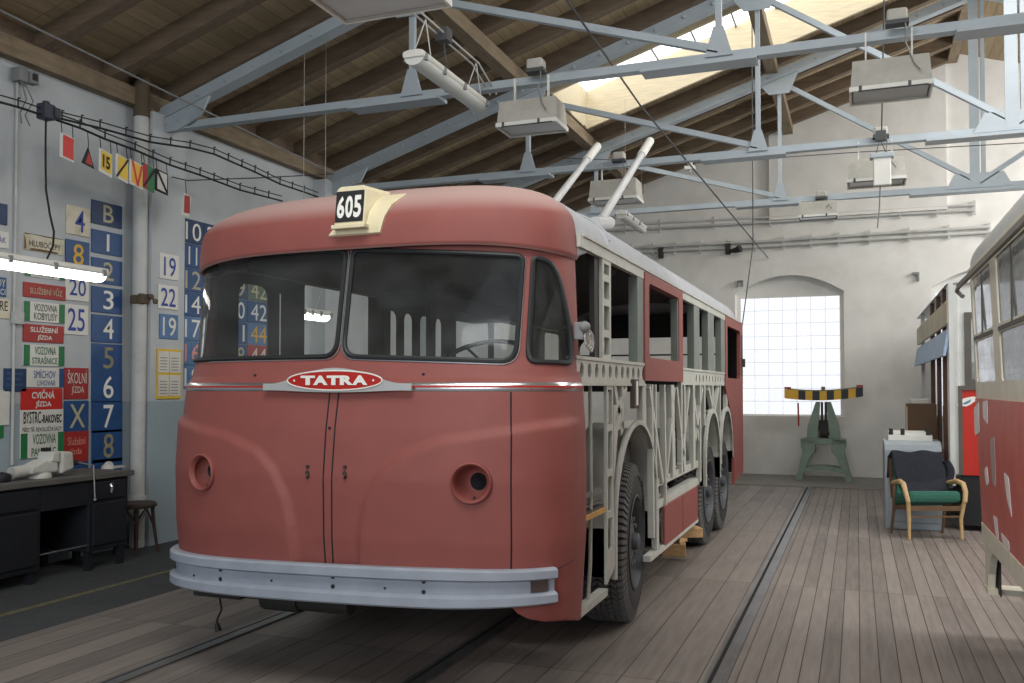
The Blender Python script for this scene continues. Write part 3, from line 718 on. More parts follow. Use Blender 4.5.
# route number box on the brow
c0 = px(351, 209, Y=4.36)
nb = M()
def brow(x, z): # point on the dome above x at height z (front side)
    lo, hi = 3.9, YB
    for _ in range(30):
        mid = (lo+hi)/2; s_ = ((z-ZB)/CR_); c = max(1e-3, 1-s_**NR)**(1/NR); yy = YB+(mid-YB)/c; xx = abs(x-XC)/c
        out = yy < YR and (xx/RW)**3+((YR-yy)/(YR-RN))**3 > 1 or xx > RW
        if out: lo = mid
        else: hi = mid
    return Vector((x, lo, z))
x0 = px(335, 234, Y=4.2).x; zlo = px(340, 234, Y=4.2).z-.02; x0 += .075; zlo -= .012
q0 = [(x0-.045, zlo), (x0+.26, zlo), (x0+.30, zlo+.15), (x0+.345, zlo+.22), (x0+.13, zlo+.22), (x0+.02, zlo+.08)]
k = M(); k.plate(q0, [], lambda x, z: brow(x, z)+Vector((0, -.012, .006)), lambda x, z: (0, .02, -.01), step=.025); base = k.build('number_base_plate', 'cream', bus)
bx0, bz0 = x0+.0, zlo+.035; bw, bh = .178, .225; yf = brow(bx0+.08, bz0).y-.035
k = M(); k.prism([(bx0, yf, bz0), (bx0+bw, yf, bz0), (bx0+bw, yf+.025, bz0+bh-.02), (bx0+bw-.02, yf+.028, bz0+bh), (bx0+.02, yf+.028, bz0+bh), (bx0, yf+.025, bz0+bh-.02)], (.045, .2, -.0)); nbx = k.build('route_number_box', 'cream', bus, bevel=.006)
k = M(); k.box((bx0+bw/2+.01, yf-.004, bz0+.004), (bw+.02, .05, .022)); k.build('box_sill', 'cream', nbx, bevel=.004)
fp = lambda a, b_, o=0.: Vector((bx0+.006+(bw-.012)*a, yf+.025*(.17+.72*b_)-.004-o, bz0+.032+(bh-.06)*b_))
k = M(); k.grid(lambda a, b_: fp(a, b_), 1, 1); k.build('number_plate', 'ink', nbx)
k = M()
for i, ch in enumerate('605'): write(k, ch, .06+.3*i, .12, .06+.3*i+.27, .84, lambda a, b_: fp(a, b_, .003), .035)
k.build('route_number', 'paint_white', nbx)
k = M()
for i in range(5): k.ball((bx0+bw+.01+.03*(i % 2), yf+.05+.02*i, bz0+.04+.03*i), .005, 5)
k.build('screw_row', 'frame_dark', nbx)

# bumper: pressed channel bent round the nose, tilted a little
bq0, bq1 = -LQ+.06, on_front(551, 560)[0]
def S0(q, z, o):
    p = S(q, z, 0); n = (S(q, z, .1)-p).normalized(); return p+n*(o-fender(q, z))
def bpnt(a, t):
    q = bq0+(bq1-bq0)*a; tilt = .60+.065*a
    prof = [(.0, -.095), (.05, -.095), (.066, -.085), (.066, -.045), (.05, -.038), (.022, -.03), (.022, .03), (.05, .038), (.066, .045), (.066, .085), (.05, .095), (.0, .095)]
    i = min(len(prof)-1, int(round(t*(len(prof)-1)))); o, h = prof[i]
    p2 = S0(q, .75, .012+o*.75); p2.z = tilt-.06+h*(1.0 if a < .8 else 1-.12*(a-.8)/.2); return p2
k = M(); k.grid(bpnt, 70, 11); k.add([bpnt(1, i/11) for i in range(12)], [tuple(range(12))]); k.add([bpnt(0, i/11) for i in range(12)], [tuple(range(12))])
bmp = k.build('bumper', 'bumper_grey', bus, smooth=True)
for f, dz in ((.1, -.01), (.2, -.02), (.285, .03), (.285, -.02), (.42, -.005), (.565, .032), (.565, -.015), (.68, -.01), (.76, .03), (.76, -.02)):
    p = bpnt(f, 5/11); p3 = S(bq0+(bq1-bq0)*f, .75, .06); n = (p3-S(bq0+(bq1-bq0)*f, .75, 0)).normalized()
    k = M(); p.z += .03+dz; k.tube([p-n*.003, p+n*.004], .011 if f not in (.2, .42, .68) else .006, 8); k.build('bolt_hole', 'ink', bmp)
k = M()
p = bpnt(.955, 5/11); p.z += .03; e2 = bpnt(.985, 5/11); e2.z += .03; k.bar(p+Vector((.01, -.004, 0)), e2+Vector((.01, -.004, 0)), .005, .055); k.build('end_slot', 'cab_brown', bmp)
# things under the nose
k = M(); k.box((XC-1.0, 4.5, .37), (.34, .3, .09)); k.tube([(XC-1.05, 4.45, .36), (XC-.7, 4.45, .36)], .045, 10); k.build('tow_bracket', 'frame_dark', bus, bevel=.01)
k = M(); k.tube([(XC-.62, 4.36, .36), (XC-.1, 4.36, .36)], .055, 12); k.tube([(XC-.66, 4.36, .36), (XC-.42, 4.36, .36)], .07, 12); k.build('air_pipe', 'frame_dark', bus)
k = M(); p0 = px(219, 597, Y=4.4); k.tube([p0+Vector((0, 0, .05)), p0+Vector((.01, 0, -.03)), p0+Vector((.02, 0, -.07)), p0+Vector((-.01, 0, -.13)), p0+Vector((-.015, 0, -.16))], .006, 6); k.tube([p0+Vector((-.015, 0, -.155)), p0+Vector((.0, 0, -.2))], [.012, .02], 8); k.build('hanging_cable', 'black_cable', bus)

# right side frame
def sp(u, v): p = px(u, v, X=SX); return (p.y, p.z)
SIDE = lambda y, z: (SX, y, z)
IN = (-.05, 0, 0)
def side_bar(name, y0, z0, y1, z1, w, mt=GREY, d=.05, x=SX):
    k = M(); k.bar((x-d/2, y0, z0), (x-d/2, y1, z1), d, w, (0, 0, 1) if abs(y1-y0) > abs(z1-z0)*.05 else (0, 1, 0)); return k.build(name, mt, bus)
def side_post(name, y, z0, z1, w, mt=GREY, d=.05, y2=None):
    y2 = y if y2 is None else y2
    k = M(); k.prism([(SX, y-w/2, z0), (SX, y+w/2, z0), (SX, y2+w/2, z1), (SX, y2-w/2, z1)], (-d, 0, 0)); return k.build(name, mt, bus)
BZ0, BZ1 = 1.575, 1.705
ya, yb, yc = sp(577, 370)[0], sp(645, 370)[0], sp(681, 377)[0]; yd = sp(724.5, 380)[0]
k = M(); holes = [ellipse(ya+.09+(yb-ya-.14)*i/10, (BZ0+BZ1)/2+.004, .036, .04, 18) for i in range(11)]
k.plate([(ya, BZ0), (yb, BZ0), (yb, BZ1), (ya, BZ1)], holes, SIDE, (-.03, 0, 0)); k.span((SX-.06, ya, BZ1-.006), (SX+.008, yb, BZ1+.012)); k.span((SX-.06, ya, BZ0-.012), (SX+.008, yb, BZ0+.004)); k.build('belt_rail', GREY, bus)
k = M(); holes = [ellipse(yc+.75+(yd-yc-.85)*i/9, BZ0+.06, .03, .035, 14) for i in range(10)]
k.plate([(yc, BZ0), (yd, BZ0), (yd, BZ1), (yc, BZ1)], holes, SIDE, (-.03, 0, 0)); k.span((SX-.06, yc, BZ1-.006), (SX+.008, yd, BZ1+.012)); k.build('belt_rail', GREY, bus)
# double pillar with slots beside the door
y0, y1 = sp(602.5, 300)[0], sp(611, 300)[0]; yl0, yl1 = sp(607, 480)[0], sp(613.5, 480)[0]
zz = [(1.74, 1.84), (1.88, 2.02), (2.06, 2.16), (2.2, 2.26)]
k = M(); k.plate([(y0, BZ1), (y1, BZ1), (y1, 2.29), (y0, 2.29)], [rrect(y0+.035, a, y1-.035, c2, .012) for a, c2 in zz], SIDE, (-.045, 0, 0)); k.build('slotted_pillar', GREY, bus)
k = M(); k.plate([(yl0, .43), (yl1+.03, .5), (yl1, 1.0), (yl1, BZ0), (yl0, BZ0)], [rrect(yl0+.025, a, yl1-.025, c2, .01) for a, c2 in ((.62, .8), (.84, 1.04), (1.08, 1.3), (1.34, 1.54))], SIDE, (-.018, 0, 0)); k.build('slotted_pillar', GREY, bus)
k = M(); k.span((SX-.05, sp(598, 300)[0], BZ1), (SX-.02, y0, 2.29)); k.build('door_jamb', 'frame_dark', bus)
for u, w in ((640.3, None),):
    a, c2 = sp(637.5, 320)[0], sp(643.5, 320)[0]; side_post('pillar', (a+c2)/2, BZ1, 2.29, c2-a, 'pillar_grey', .06)
for u0, u1 in ((694, 699.5), (708, 714), (721, 725.5)):
    a, c2 = sp(u0, 340)[0], sp(u1, 340)[0]; side_post('pillar', (a+c2)/2, BZ1, 2.29, c2-a, 'pillar_grey', .06)
# red window frame and the red sheets left on
def P2(pts): return [sp(*p) for p in pts]
a = sp(643.5, 330)[0]; c2 = sp(681.5, 330)[0]
k = M(); k.plate([(a, 1.60), (c2, 1.60), (c2, 2.335), (a, 2.335)], [rrect(a+.13, 1.76, c2-.17, 2.27, .04)], lambda y, z: (SX+.012, y, z), (-.06, 0, 0)); wfr = k.build('red_window_frame', RED, bus)
k = M(); k.span((SX-.05, c2-.2, 1.76), (SX-.045+.05, c2-.165, 2.27)); k.build('sash_post', 'pillar_grey', wfr)
a = sp(664, 520)[0]; c2 = sp(697, 480)[0]
k = M(); k.span((SX-.012, a, .385), (SX+.006, c2, .675)); r1 = k.build('skirt_panel', RED, bus)
k = M(); k.span((SX, (a+c2)/2-.006, .385), (SX+.008, (a+c2)/2+.006, .675)); k.build('panel_joint', 'cab_brown', r1)
k = M(); k.plate([(10.72, .44), (YE, .52), (YE, 1.60), (9.98, 1.60), (10.1, 1.5), (10.55, 1.2), (10.7, .9)], [], lambda y, z: (SX+.006, y, z), (-.03, 0, 0)); k.build('rear_side_panel', RED, bus)
a = sp(724.8, 340)[0]
k = M(); k.plate([(a, 1.60), (YE, 1.60), (YE, 2.36), (a, 2.36)], [rrect(a+.16, 1.66, YE-.28, 2.24, .05)], lambda y, z: (SX+.008, y, z), (-.04, 0, 0)); rw = k.build('rear_window_frame', RED, bus)
k = M(); k.span((SX-.01, YE-.2, 1.7), (SX+.012, YE-.04, 2.2)); k.box((SX+.02, YE-.1, 1.86), (.05, .08, .1)); k.build('corner_lamp', 'cab_brown', rw)
# sill
for u0, u1, z in ((577, 607, .385), (650, 698, .37)):
    k = M(); k.span((SX-.05, sp(u0, 560)[0], z-.015), (SX+.004, sp(u1, 520)[0], z+.025)); k.build('sill', GREY, bus)
# wheel arches
def archframe(yc_, r, ztop, zleg, w=.05, d=.3):
    k = M(); pts_o = []; pts_i = []
    for i in range(25):
        t = PI*i/24; zc = ztop-r
        pts_o.append((yc_-(r+w)*math.cos(t)*.96, zc+(r+w)*math.sin(t))); pts_i.append((yc_-r*math.cos(t)*.96, zc+r*math.sin(t)))
    pts_o = [(pts_o[0][0], zleg)]+pts_o+[(pts_o[-1][0], zleg)]; pts_i = [(pts_i[0][0], zleg)]+pts_i+[(pts_i[-1][0], zleg)]
    n = len(pts_o)
    for i in range(n-1):
        q_ = [pts_o[i], pts_o[i+1], pts_i[i+1], pts_i[i]]; k.prism([(SX+.004, *p) for p in q_], (-.03, 0, 0))
        k.prism([(SX, *pts_i[i]), (SX, *pts_i[i+1]), (SX-d, *pts_i[i+1]), (SX-d, *pts_i[i])], (0, 0, .01))
    return k.build('wheel_arch', GREY, bus)
WF, WA, WB, WR = 5.96, 9.14, 10.17, .525
archframe(5.85, .61, 1.31, .42, .03); archframe(WA, .47, 1.30, .62, .045, .22); archframe(WB, .47, 1.30, .75, .045, .22)
# gusset webs round the arches
k = M(); k.plate([(5.2, 1.0), (5.3, 1.3), (5.55, 1.30), (5.75, 1.345), (5.35, 1.345), (5.27, 1.45), (5.2, 1.45)], [], SIDE, (-.012, 0, 0)); k.build('gusset_web', GREY, bus)
# posts and diagonals of the lattice
posts = [(5.42, 1.3, .04, None, 5.42), (6.02, 1.3, .11, None, 6.02), (6.32, .5, .05, GREY, 6.28), (6.43, .40, .035, GREY, 6.4), (6.78, .40, .04, GREY, 6.72), (7.08, .86, .12, GREY, 7.02), (7.42, .86, .05, GREY, 7.42), (7.56, .86, .05, GREY, 7.56), (8.02, .86, .11, GREY, 8.02), (8.36, .7, .06, GREY, 8.36), (8.62, 1.2, .07, GREY, 8.62), (9.14, 1.33, .1, GREY, 9.14), (9.66, 1.2, .06, GREY, 9.66), (10.17, 1.33, .09, GREY, 10.17)]
for y, z0, w_, mt_, y2 in posts: side_post('post', y, z0, BZ0, w_, mt_ or GREY, .04, y2)
diag = [((615, 384), (622.6, 433)), ((627, 386), (616, 420)), ((650, 386), (663.6, 482)), ((675, 388), (667.5, 476)), ((677.5, 388), (685, 470)), ((690, 388), (682, 466)), ((694, 388), (699, 440)), ((703, 388), (696, 440)), ((709, 388), (714, 412)), ((719, 388), (715.5, 412))]
for p, q_ in diag:
    a = sp(*p); c2 = sp(*q_); side_bar('diagonal_brace', a[0], a[1], c2[0], c2[1], .05, GREY, .035)
for z, mt_ in ((.86, GREY), (.70, 'primer_grey')):
    k = M(); k.span((SX-.1, 6.42, z-.03), (SX-.02, 8.4, z+.03)); k.build('floor_rail', mt_, bus)
# door opening rods and step
for u, w_ in ((587.5, .02), (595.5, .022)):
    y = sp(u, 450)[0]; k = M(); k.tube([(SX-.03, y, BZ0), (SX-.03, y+.01, 1.0), (SX-.03, y-.005, .6), (SX-.03, y-.05, .39)], .011, 8); k.build('door_rod', 'primer_grey', bus, smooth=True)
k = M(); k.span((SX-.5, ya, .86), (SX-.02, yl0, .885)); k.build('step_board', 'dark_grey', bus)
k = M(); k.span((SX-.04, ya, .845), (SX-.005, yl0, .87)); k.build('step_edge', 'yellow_wood', bus)
k = M(); k.span((SX-.04, ya, .96), (SX-.02, yl0, .985)); k.span((SX-.05, ya, .9), (SX-.03, yl0, .91)); k.build('step_edge', 'chassis_grey', bus)
a = sp(631.5, 380); k = M(); k.span((SX-.005, a[0]-.02, 1.42), (SX+.025, a[0]+.1, BZ0+.03)); mk = k.build('sample_board', 'cab_brown', bus)
k = M(); k.span((SX+.024, a[0]+.02, 1.44), (SX+.03, a[0]+.06, BZ0+.02)); k.build('white_strip', 'paint_white', mk)
# mirror bracket with loose wire at the door corner
p = px(579, 331, X=SX+.02); k = M(); k.box(p, (.05, .03, .09)); k.ball(p+Vector((.03, 0, .02)), .03, 8); mb_ = k.build('mirror_bracket', 'mid_grey', bus, bevel=.006)
k = M()
for j in range(3): k.tube([p+Vector((.03, .05+.03*j+.05*math.cos(t/8*2*PI), -.03+.05*math.sin(t/8*2*PI)-.01*j)) for t in range(8)], .006, 6, True)
k.tube([p+Vector((.03, .1, -.05)), p+Vector((.03, .14, -.1))], .006, 6); k.build('loose_wire', 'light_wire', mb_)

# left side wall, rear wall, floor, lining
def LY(u, v=330): return px(u, v, X=SXL).y
wins = [(LY(237), LY(267), 1.66, 2.22, .08), (LY(278), LY(280.5), 1.66, 2.2, .02), (LY(303), LY(368), 1.62, 2.3, .04)]
for u0, u1 in ((385, 396), (403, 411.8), (419, 429), (434.5, 441)): wins.append((LY(u0), LY(u1), 1.6, 2.2, .07))
wins += [(LY(455), LY(488), 1.62, 2.27, .04), (LY(493), LY(520), 1.62, 2.27, .04), (10.75, 11.35, 1.62, 2.25, .06)]
k = M(); k.plate([(4.5, .4), (YE, .4), (YE, 2.345), (4.5, 2.345)], [rrect(a, c, b_, d, r) for a, b_, c, d, r in wins], lambda y, z: (SXL, y, z), (.012, 0, 0)); k.build('left_side', 'cab_brown', bus)
k = M(); k.plate([(SXL, .5), (SX, .5), (SX, 2.33), (XC+.7, 2.5), (XC-.7, 2.5), (SXL, 2.33)], [rrect(XC-.95, 1.66, XC+.95, 2.2, .16), rrect(SXL+.12, .95, XC+.3, 1.5, .05)], lambda x, z: (x, YE, z), (0, -.04, 0)); rear = k.build('rear_wall', 'frame_dark', bus)
k = M(); k.span((XC-.98, YE-.05, 1.965), (XC+.98, YE-.03, 1.985)); k.build('rear_guard_bar', 'dark_grey', rear)
k = M(); k.span((SXL+.04, 4.62, .84), (SX-.55, YE-.05, .88)); k.span((SX-.56, 6.3, .84), (SX-.1, 8.4, .88)); k.build('floor_deck', 'dark_interior', bus)
k = M(); k.grid(lambda a, t: Vector((XC+1.1*math.cos(PI*a), 4.75+(YE-4.85)*t, 2.29+.34*abs(math.sin(PI*a))**.8)), 24, 1); k.build('ceiling_lining', 'dark_interior', bus, smooth=True)
for y in (6.2, 7.6, 9.0, 10.4):
    k = M(); k.lathe([(.001, -.05), (.06, -.045), (.07, 0)], (XC+.5, y, 2.57), 'Z', 16); k.build('ceiling_lamp', 'chassis_grey', bus, smooth=True)
k = M(); k.span((SXL+.04, 6.45, 2.2), (SXL+.5, 8.4, 2.33)); k.prism([(SXL+.5, 6.45, 2.33), (SXL+.62, 6.45, 2.29), (SXL+.5, 6.45, 2.2)], (0, 1.95, 0)); k.build('door_header', 'dark_grey', bus)
k = M(); k.span((SXL+.012, 6.62, .9), (SXL+.04, 6.68, 2.33)); k.build('partition', 'cab_brown', bus)
k = M(); k.tube([(SXL+.55, 6.35, .88), (SXL+.55, 6.35, 2.4)], .018, 8); k.build('grab_pole', 'frame_dark', bus)
# dashboard, steering wheel
k = M(); k.prism([(SXL+.15, 4.45, 1.35), (SXL+.15, 4.95, 1.4), (SXL+.15, 4.9, 1.56), (SXL+.15, 4.5, 1.62)], (1.95, 0, 0)); k.build('dashboard', 'cab_brown', bus, bevel=.02)
sw = group_part('steering_wheel', bus)
p = px(484, 358, Y=5.05); ax = Vector((0, -.45, .9)).normalized(); e1 = Vector((1, 0, 0)); e2 = ax.cross(e1)
k = M(); k.tube([p+(e1*math.cos(t*2*PI/40)+e2*math.sin(t*2*PI/40))*.25 for t in range(40)], .015, 8, True); k.build('rim', 'ink', sw, smooth=True)
for t in (.3, 2.4, 4.5): 
    k = M(); k.tube([p-ax*.05, p+(e1*math.cos(t)+e2*math.sin(t))*.25], .009, 6); k.build('spoke', 'ink', sw)
k = M(); k.cyl(p-ax*.04, p-ax*.55, .03, 12); k.build('column', 'ink', sw)
k = M(); k.box((p.x, p.y+.55, 1.15), (.46, .42, .1)); k.box((p.x, p.y+.75, 1.35), (.46, .08, .4)); k.build('driver_seat', 'ink', bus, bevel=.03)
# chassis: rails, tanks, boxes seen through the lattice
for x in (XC-.45, XC+.45):
    k = M(); k.span((x-.04, 4.5, .5), (x+.04, YE-.2, .72)); k.build('chassis_rail', 'frame_dark', bus)
k = M(); k.span((SX-.42, 4.55, .42), (SX-.36, 5.3, .84)); k.span((SX-.42, 6.45, .42), (SX-.38, 8.5, .68)); k.build('inner_panel', 'ink', bus)
for i, (y0_, y1_, z0_, z1_, mt_) in enumerate(((6.4, 6.7, .72, .98, 'chassis_grey'), (6.8, 7.2, .9, 1.12, 'chassis_grey'), (7.3, 7.9, .9, 1.2, 'mid_grey'), (8.0, 8.45, .9, 1.08, 'dark_grey'), (5.5, 6.25, .98, 1.2, 'dark_grey'))):
    k = M(); k.span((SX-.5, y0_, z0_), (SX-.14, y1_, z1_)); k.build('equipment_box', mt_, bus, bevel=.03)
k = M(); k.tube([(SX-.3, 6.9, .6), (SX-.3, 7.9, .6)], .13, 16); k.build('air_tank', 'chassis_grey', bus, smooth=True)
for y in (WF, WA, WB):
    k = M(); k.tube([(SXL+.2, y, WR), (SX-.2, y, WR)], .07, 10); k.ball((XC, y, WR), .17, 8); k.build('axle', 'frame_dark', bus)
# wheels
def make_wheel(parent):
    w_ = group_part('wheel', parent)
    wr, ww = WR, .29
    k = M(); prof = [(.30, -ww/2+.03), (.31, -ww/2), (.40, -ww/2-.012), (.47, -ww/2+.01), (wr-.018, -ww/2+.045), (wr-.012, 0), (wr-.018, ww/2-.045), (.47, ww/2-.01), (.40, ww/2+.012), (.31, ww/2), (.30, ww/2-.03), (.3, -ww/2+.03)]
    k.lathe(prof, (0, 0, 0), 'X', 64); ty = k.build('tyre', 'tyre', None, smooth=True); ty.parent = w_
    k = M(); n = 72
    for i in range(n):
        t0 = 2*PI*i/n; dt = 2*PI/n
        for j in range(5):
            xa = -.098+.04*j; zg = .3*dt*(1 if j % 2 else -1)
            r0, r1 = wr-.03, wr
            ps = []
            for r in (r0, r1):
                for (xx, tt) in ((xa, t0+zg*.9), (xa+.033, t0-zg*.9), (xa+.033, t0-zg*.9+dt*.66), (xa, t0+zg*.9+dt*.66)): ps.append((xx, r*math.cos(tt), r*math.sin(tt)))
            k.add(ps, [(4, 5, 6, 7), (0, 1, 5, 4), (1, 2, 6, 5), (2, 3, 7, 6), (3, 0, 4, 7)])
        for sgn in (-1, 1):
            ps = []
            for (x_, r) in ((.1, wr-.002), (.136, wr-.012), (.155, wr-.085), (.1, wr-.07)):
                for tt in (t0, t0+dt*.6): ps.append((sgn*x_, r*math.cos(tt), r*math.sin(tt)))
            k.add(ps, [(0, 1, 3, 2), (2, 3, 5, 4), (0, 2, 4, 6), (1, 7, 5, 3), (4, 5, 7, 6)])
    tr = k.build('tread', 'tyre_tread', None); tr.parent = w_
    k = M()
    k.lathe([(.305, ww/2-.005), (.315, ww/2+.008), (.3, ww/2+.012), (.285, ww/2-.02), (.28, .03)], (0, 0, 0), 'X', 48)
    def dishx(r): return .06+.05*(1-((r-.1)/.18)) if r > .1 else .11
    outr = [(.282*math.cos(2*PI*i/48), .282*math.sin(2*PI*i/48)) for i in range(48)]
    hl = [ellipse(.205*math.cos(2*PI*i/8), .205*math.sin(2*PI*i/8), .032, .032, 14) for i in range(8)]
    k.plate(outr, hl, lambda a, c: (dishx(math.hypot(a, c)), a, c), (-.012, 0, 0), step=.05); rm = k.build('rim', 'rim_grey', None, smooth=True); rm.parent = w_
    k = M(); k.lathe([(.001, .175), (.045, .173), (.056, .165), (.06, .13), (.11, .125), (.125, .11), (.125, .08)], (0, 0, 0), 'X', 28); h = k.build('hub', 'rim_grey', None, smooth=True); h.parent = w_
    for i in range(10):
        t = 2*PI*i/10; k = M(); k.tube([(.1, .15*math.cos(t), .15*math.sin(t)), (.135, .15*math.cos(t), .15*math.sin(t))], .016, 6); nn = k.build('wheel_nut', 'chassis_grey', None); nn.parent = w_
    return w_
wh = make_wheel(bus); base_loc = Vector(bus.location)
for i, (x, y, s) in enumerate(((SX-.2, WF, 1), (SX-.2, WA, 1), (SX-.2, WB, 1), (SXL+.2, WF, -1), (SXL+.2, WA, -1), (SXL+.2, WB, -1))):
    w_ = wh if i == 0 else dup(wh, bus)
    w_.location = Vector((x, y, WR))-base_loc; w_.rotation_euler = (R(7*i), 0, 0 if s > 0 else PI)
wh.rotation_euler = (0, 0, R(5))
# trolley poles and their roof base
k = M(); k.span((-2.62, 6.7, 2.66), (-1.86, 7.5, 2.8)); tb = k.build('trolley_base', 'roof_grey', bus, bevel=.015)
for x in (-2.44, -1.9):
    k = M(); k.tube([(x, 6.78, 2.83), (x, 7.22, 2.91)], .055, 12); k.build('spring_housing', 'pole_white', tb, smooth=True)
    pl = group_part('trolley_pole', bus)
    d = Vector((0, math.cos(R(31)), math.sin(R(31)))); p = Vector((x, 7.0, 2.9))
    k = M(); k.tube([p, p+d*1.75], [.036, .03], 12); k.build('shaft', 'pole_white', pl, smooth=True)
    k = M(); k.tube([p+d*1.68, p+d*2.14], .042, 12); k.build('socket', 'paint_white', pl, smooth=True)
    k = M(); k.tube([p+d*2.14, p+d*2.17], [.03, .015], 8); k.build('tip', 'chassis_grey', pl)
k = M(); k.box((-2.2, 6.95, 2.86), (.34, .12, .1)); k.tube([(-2.5, 7.05, 2.9), (-2.3, 7.0, 2.96), (-2.1, 7.05, 2.92), (-1.95, 7.1, 2.88)], .02, 8); k.build('pole_mount', 'chassis_grey', tb, bevel=.01)
# timber packing under the sill
tp = px(679, 556, Z=0); tu = px(685, 532, Z=.26)
for i, (dx, dy, z, s_, rz_, lab) in enumerate(((0, 0, .058, (.22, .2, .115), .2, 'lower raw timber block of the small stack under the bus sill'), (.0, .02, .168, (.2, .17, .1), -.25, 'middle raw timber block of the stack under the bus sill'), (.17, -.6, .262, (.28, .16, .085), .5, 'top raw timber block of the stack under the bus sill, turned askew'))):
    k = M(); k.box((0, 0, 0), s_); o = k.build('timber_block', 'wood_raw', None, bevel=.006); o.location = (tp.x-.06+dx, tp.y+.05+dy, z) if i < 2 else (tu.x, tu.y, z); o.rotation_euler = (0, 0, rz_); tag(o, lab, 'wood block', 'timber blocks under the bus')
# ------------------------------------------------------------------ enamel signs on the left wall
mat('enamel_blue', lin(36, 76, 128), .4, var=.1, scale=9, dirt=lin(50, 90, 136), damt=.5, dscale=5)
mat('enamel_dark_blue', lin(32, 58, 96), .45, var=.12, scale=9, dirt=lin(60, 84, 120), damt=.4, dscale=5)
mat('enamel_pale_blue', lin(84, 120, 164), .45, var=.1)
mat('enamel_white', lin(222, 222, 214), .4, var=.03, dirt=lin(200, 198, 186), damt=.3)
mat('enamel_cream', lin(214, 208, 186), .45, var=.06, dirt=lin(160, 140, 108), damt=.6, dscale=7)
mat('enamel_green', lin(38, 118, 70), .45, var=.06)
mat('sign_red', lin(164, 44, 42), .45, var=.06)
mat('sign_red_bright', lin(204, 44, 38), .4, var=.05)
mat('sign_yellow', lin(226, 190, 58), .45, var=.05)
mat('letter_cream', lin(186, 180, 150), .55, var=.12)
mat('letter_yellow', lin(224, 178, 62), .5, var=.1)
mat('letter_blue', lin(44, 66, 150), .5, var=.08)
mat('letter_green', lin(58, 108, 78), .5, var=.08)
mat('letter_worn', lin(150, 142, 112), .6, var=.25, scale=30)
mat('letter_pink', lin(226, 150, 136), .5, var=.1)
mat('rust', lin(108, 82, 56), .85, var=.3, scale=14)
mat('paper', lin(216, 214, 206), .9, var=.04)
mat('print', lin(150, 150, 146), .9, var=.1)
def wsign(uv, plate, lines, label, group='enamel signs on the left wall', ends=None, X=WX, th=.012, name='enamel_sign', u0=None, tilt=0, extra=None):
    uL, vT, uR, vB = uv
    a = px(uL, vT, X=X+.02); c = px(uR, vB, X=X+.02); y0, z1, y1, z0 = a.y, a.z, c.y, c.z
    w_, h_ = y1-y0, z1-z0
    k = M(); k.box((X+th/2+.002, (y0+y1)/2, (z0+z1)/2), (th, w_, h_)); o = k.build(name, plate, None, bevel=.003)
    tag(o, label, 'sign', group)
    F = lambda off: (lambda s, t: Vector((X+th+.002+off, y0+w_*s, z0+h_*t)))
    if ends:
        for s0, s1 in ((0, .15), (.85, 1)):
            k = M(); f = F(.0012); k.grid(lambda p, q_: f(s0+(s1-s0)*p, .01+.98*q_), 1, 1); k.build('end_stripe', ends, o)
    bym = {}
    for t in lines:
        body, s0, t0, s1, t1, m_ = t[:6]; bold = t[6] if len(t) > 6 else .02
        k = bym.setdefault(m_, M()); write(k, body, s0, t0, s1, t1, F(.003), bold)
    for m_, k in bym.items(): k.build('lettering', m_, o)
    if extra: extra(o, F)
    return o
def num(ch, m_, s0=.2, s1=.8, t0=.12, t1=.88, bold=.005): return [(ch, s0, t0, s1, t1, m_, bold)]
G1 = 'destination signs stacked on the left wall'; G2 = 'number plates in the narrow middle column'; G3 = 'blue number plates in the tall column'
def rustspots(o, F):
    k = M(); f = F(.002)
    for q_ in ([(.12, .03), (.8, .02), (.86, .12), (.5, .16), (.16, .14)], [(0, .92), (.2, .97), (.6, .93), (1, .98), (1, 1), (0, 1)], [(0, 0), (.05, .1), (.03, .7), (0, .9)]):
        n = len(k.v); k.add([f(*p) for p in q_], [tuple(range(len(q_)))])
    k.build('rust_stain', 'rust', o)
wsign((24.8, 232.3, 64.8, 255.8), 'enamel_cream', [('HLUBOČEPY', .12, .26, .9, .74, 'ink', .0)], 'rusty cream sign reading HLUBOČEPY, topmost of the destination stack', G1, extra=rustspots)
wsign((24.8, 255.2, 65.9, 281), 'enamel_white', [('VOZOVNA', .26, .52, .76, .92, 'ink', .0), ('MOTOL', .3, .06, .7, .44, 'ink', 0)], 'green ended VOZOVNA sign half hidden behind the lit tube lamp', G1, 'enamel_green')
wsign((24.2, 281.4, 66.5, 301), 'sign_red', [('SLUŽEBNÍ VŮZ', .14, .26, .9, .82, 'letter_cream', .01)], 'dark red sign reading SLUŽEBNÍ VŮZ just under the lit tube lamp', G1)
wsign((24.2, 300.4, 65.2, 323.8), 'enamel_white', [('VOZOVNA', .24, .54, .8, .9, 'ink', .0), ('KOBYLISY', .24, .1, .8, .46, 'ink', 0)], 'green ended white sign reading VOZOVNA KOBYLISY', G1, 'enamel_green')
wsign((24.1, 323.4, 64.3, 343.6), 'sign_red', [('SLUŽEBNÍ', .16, .56, .84, .92, 'enamel_white', .02), ('JÍZDA', .33, .08, .7, .46, 'enamel_white', .02)], 'red sign reading SLUŽEBNÍ JÍZDA between the KOBYLISY and STRAŠNICE signs', G1)
wsign((24.1, 344.2, 64.8, 366.6), 'enamel_white', [('VOZOVNA', .26, .54, .78, .92, 'letter_green', .01), ('STRAŠNICE', .2, .1, .82, .48, 'letter_green', .01)], 'green ended white sign reading VOZOVNA STRAŠNICE', G1, 'enamel_green')
def blue_right(o, F):
    k = M(); f = F(.0012); k.grid(lambda p, q_: f(.86+.14*p, .01+.98*q_), 1, 1); k.build('end_stripe', 'enamel_blue', o)
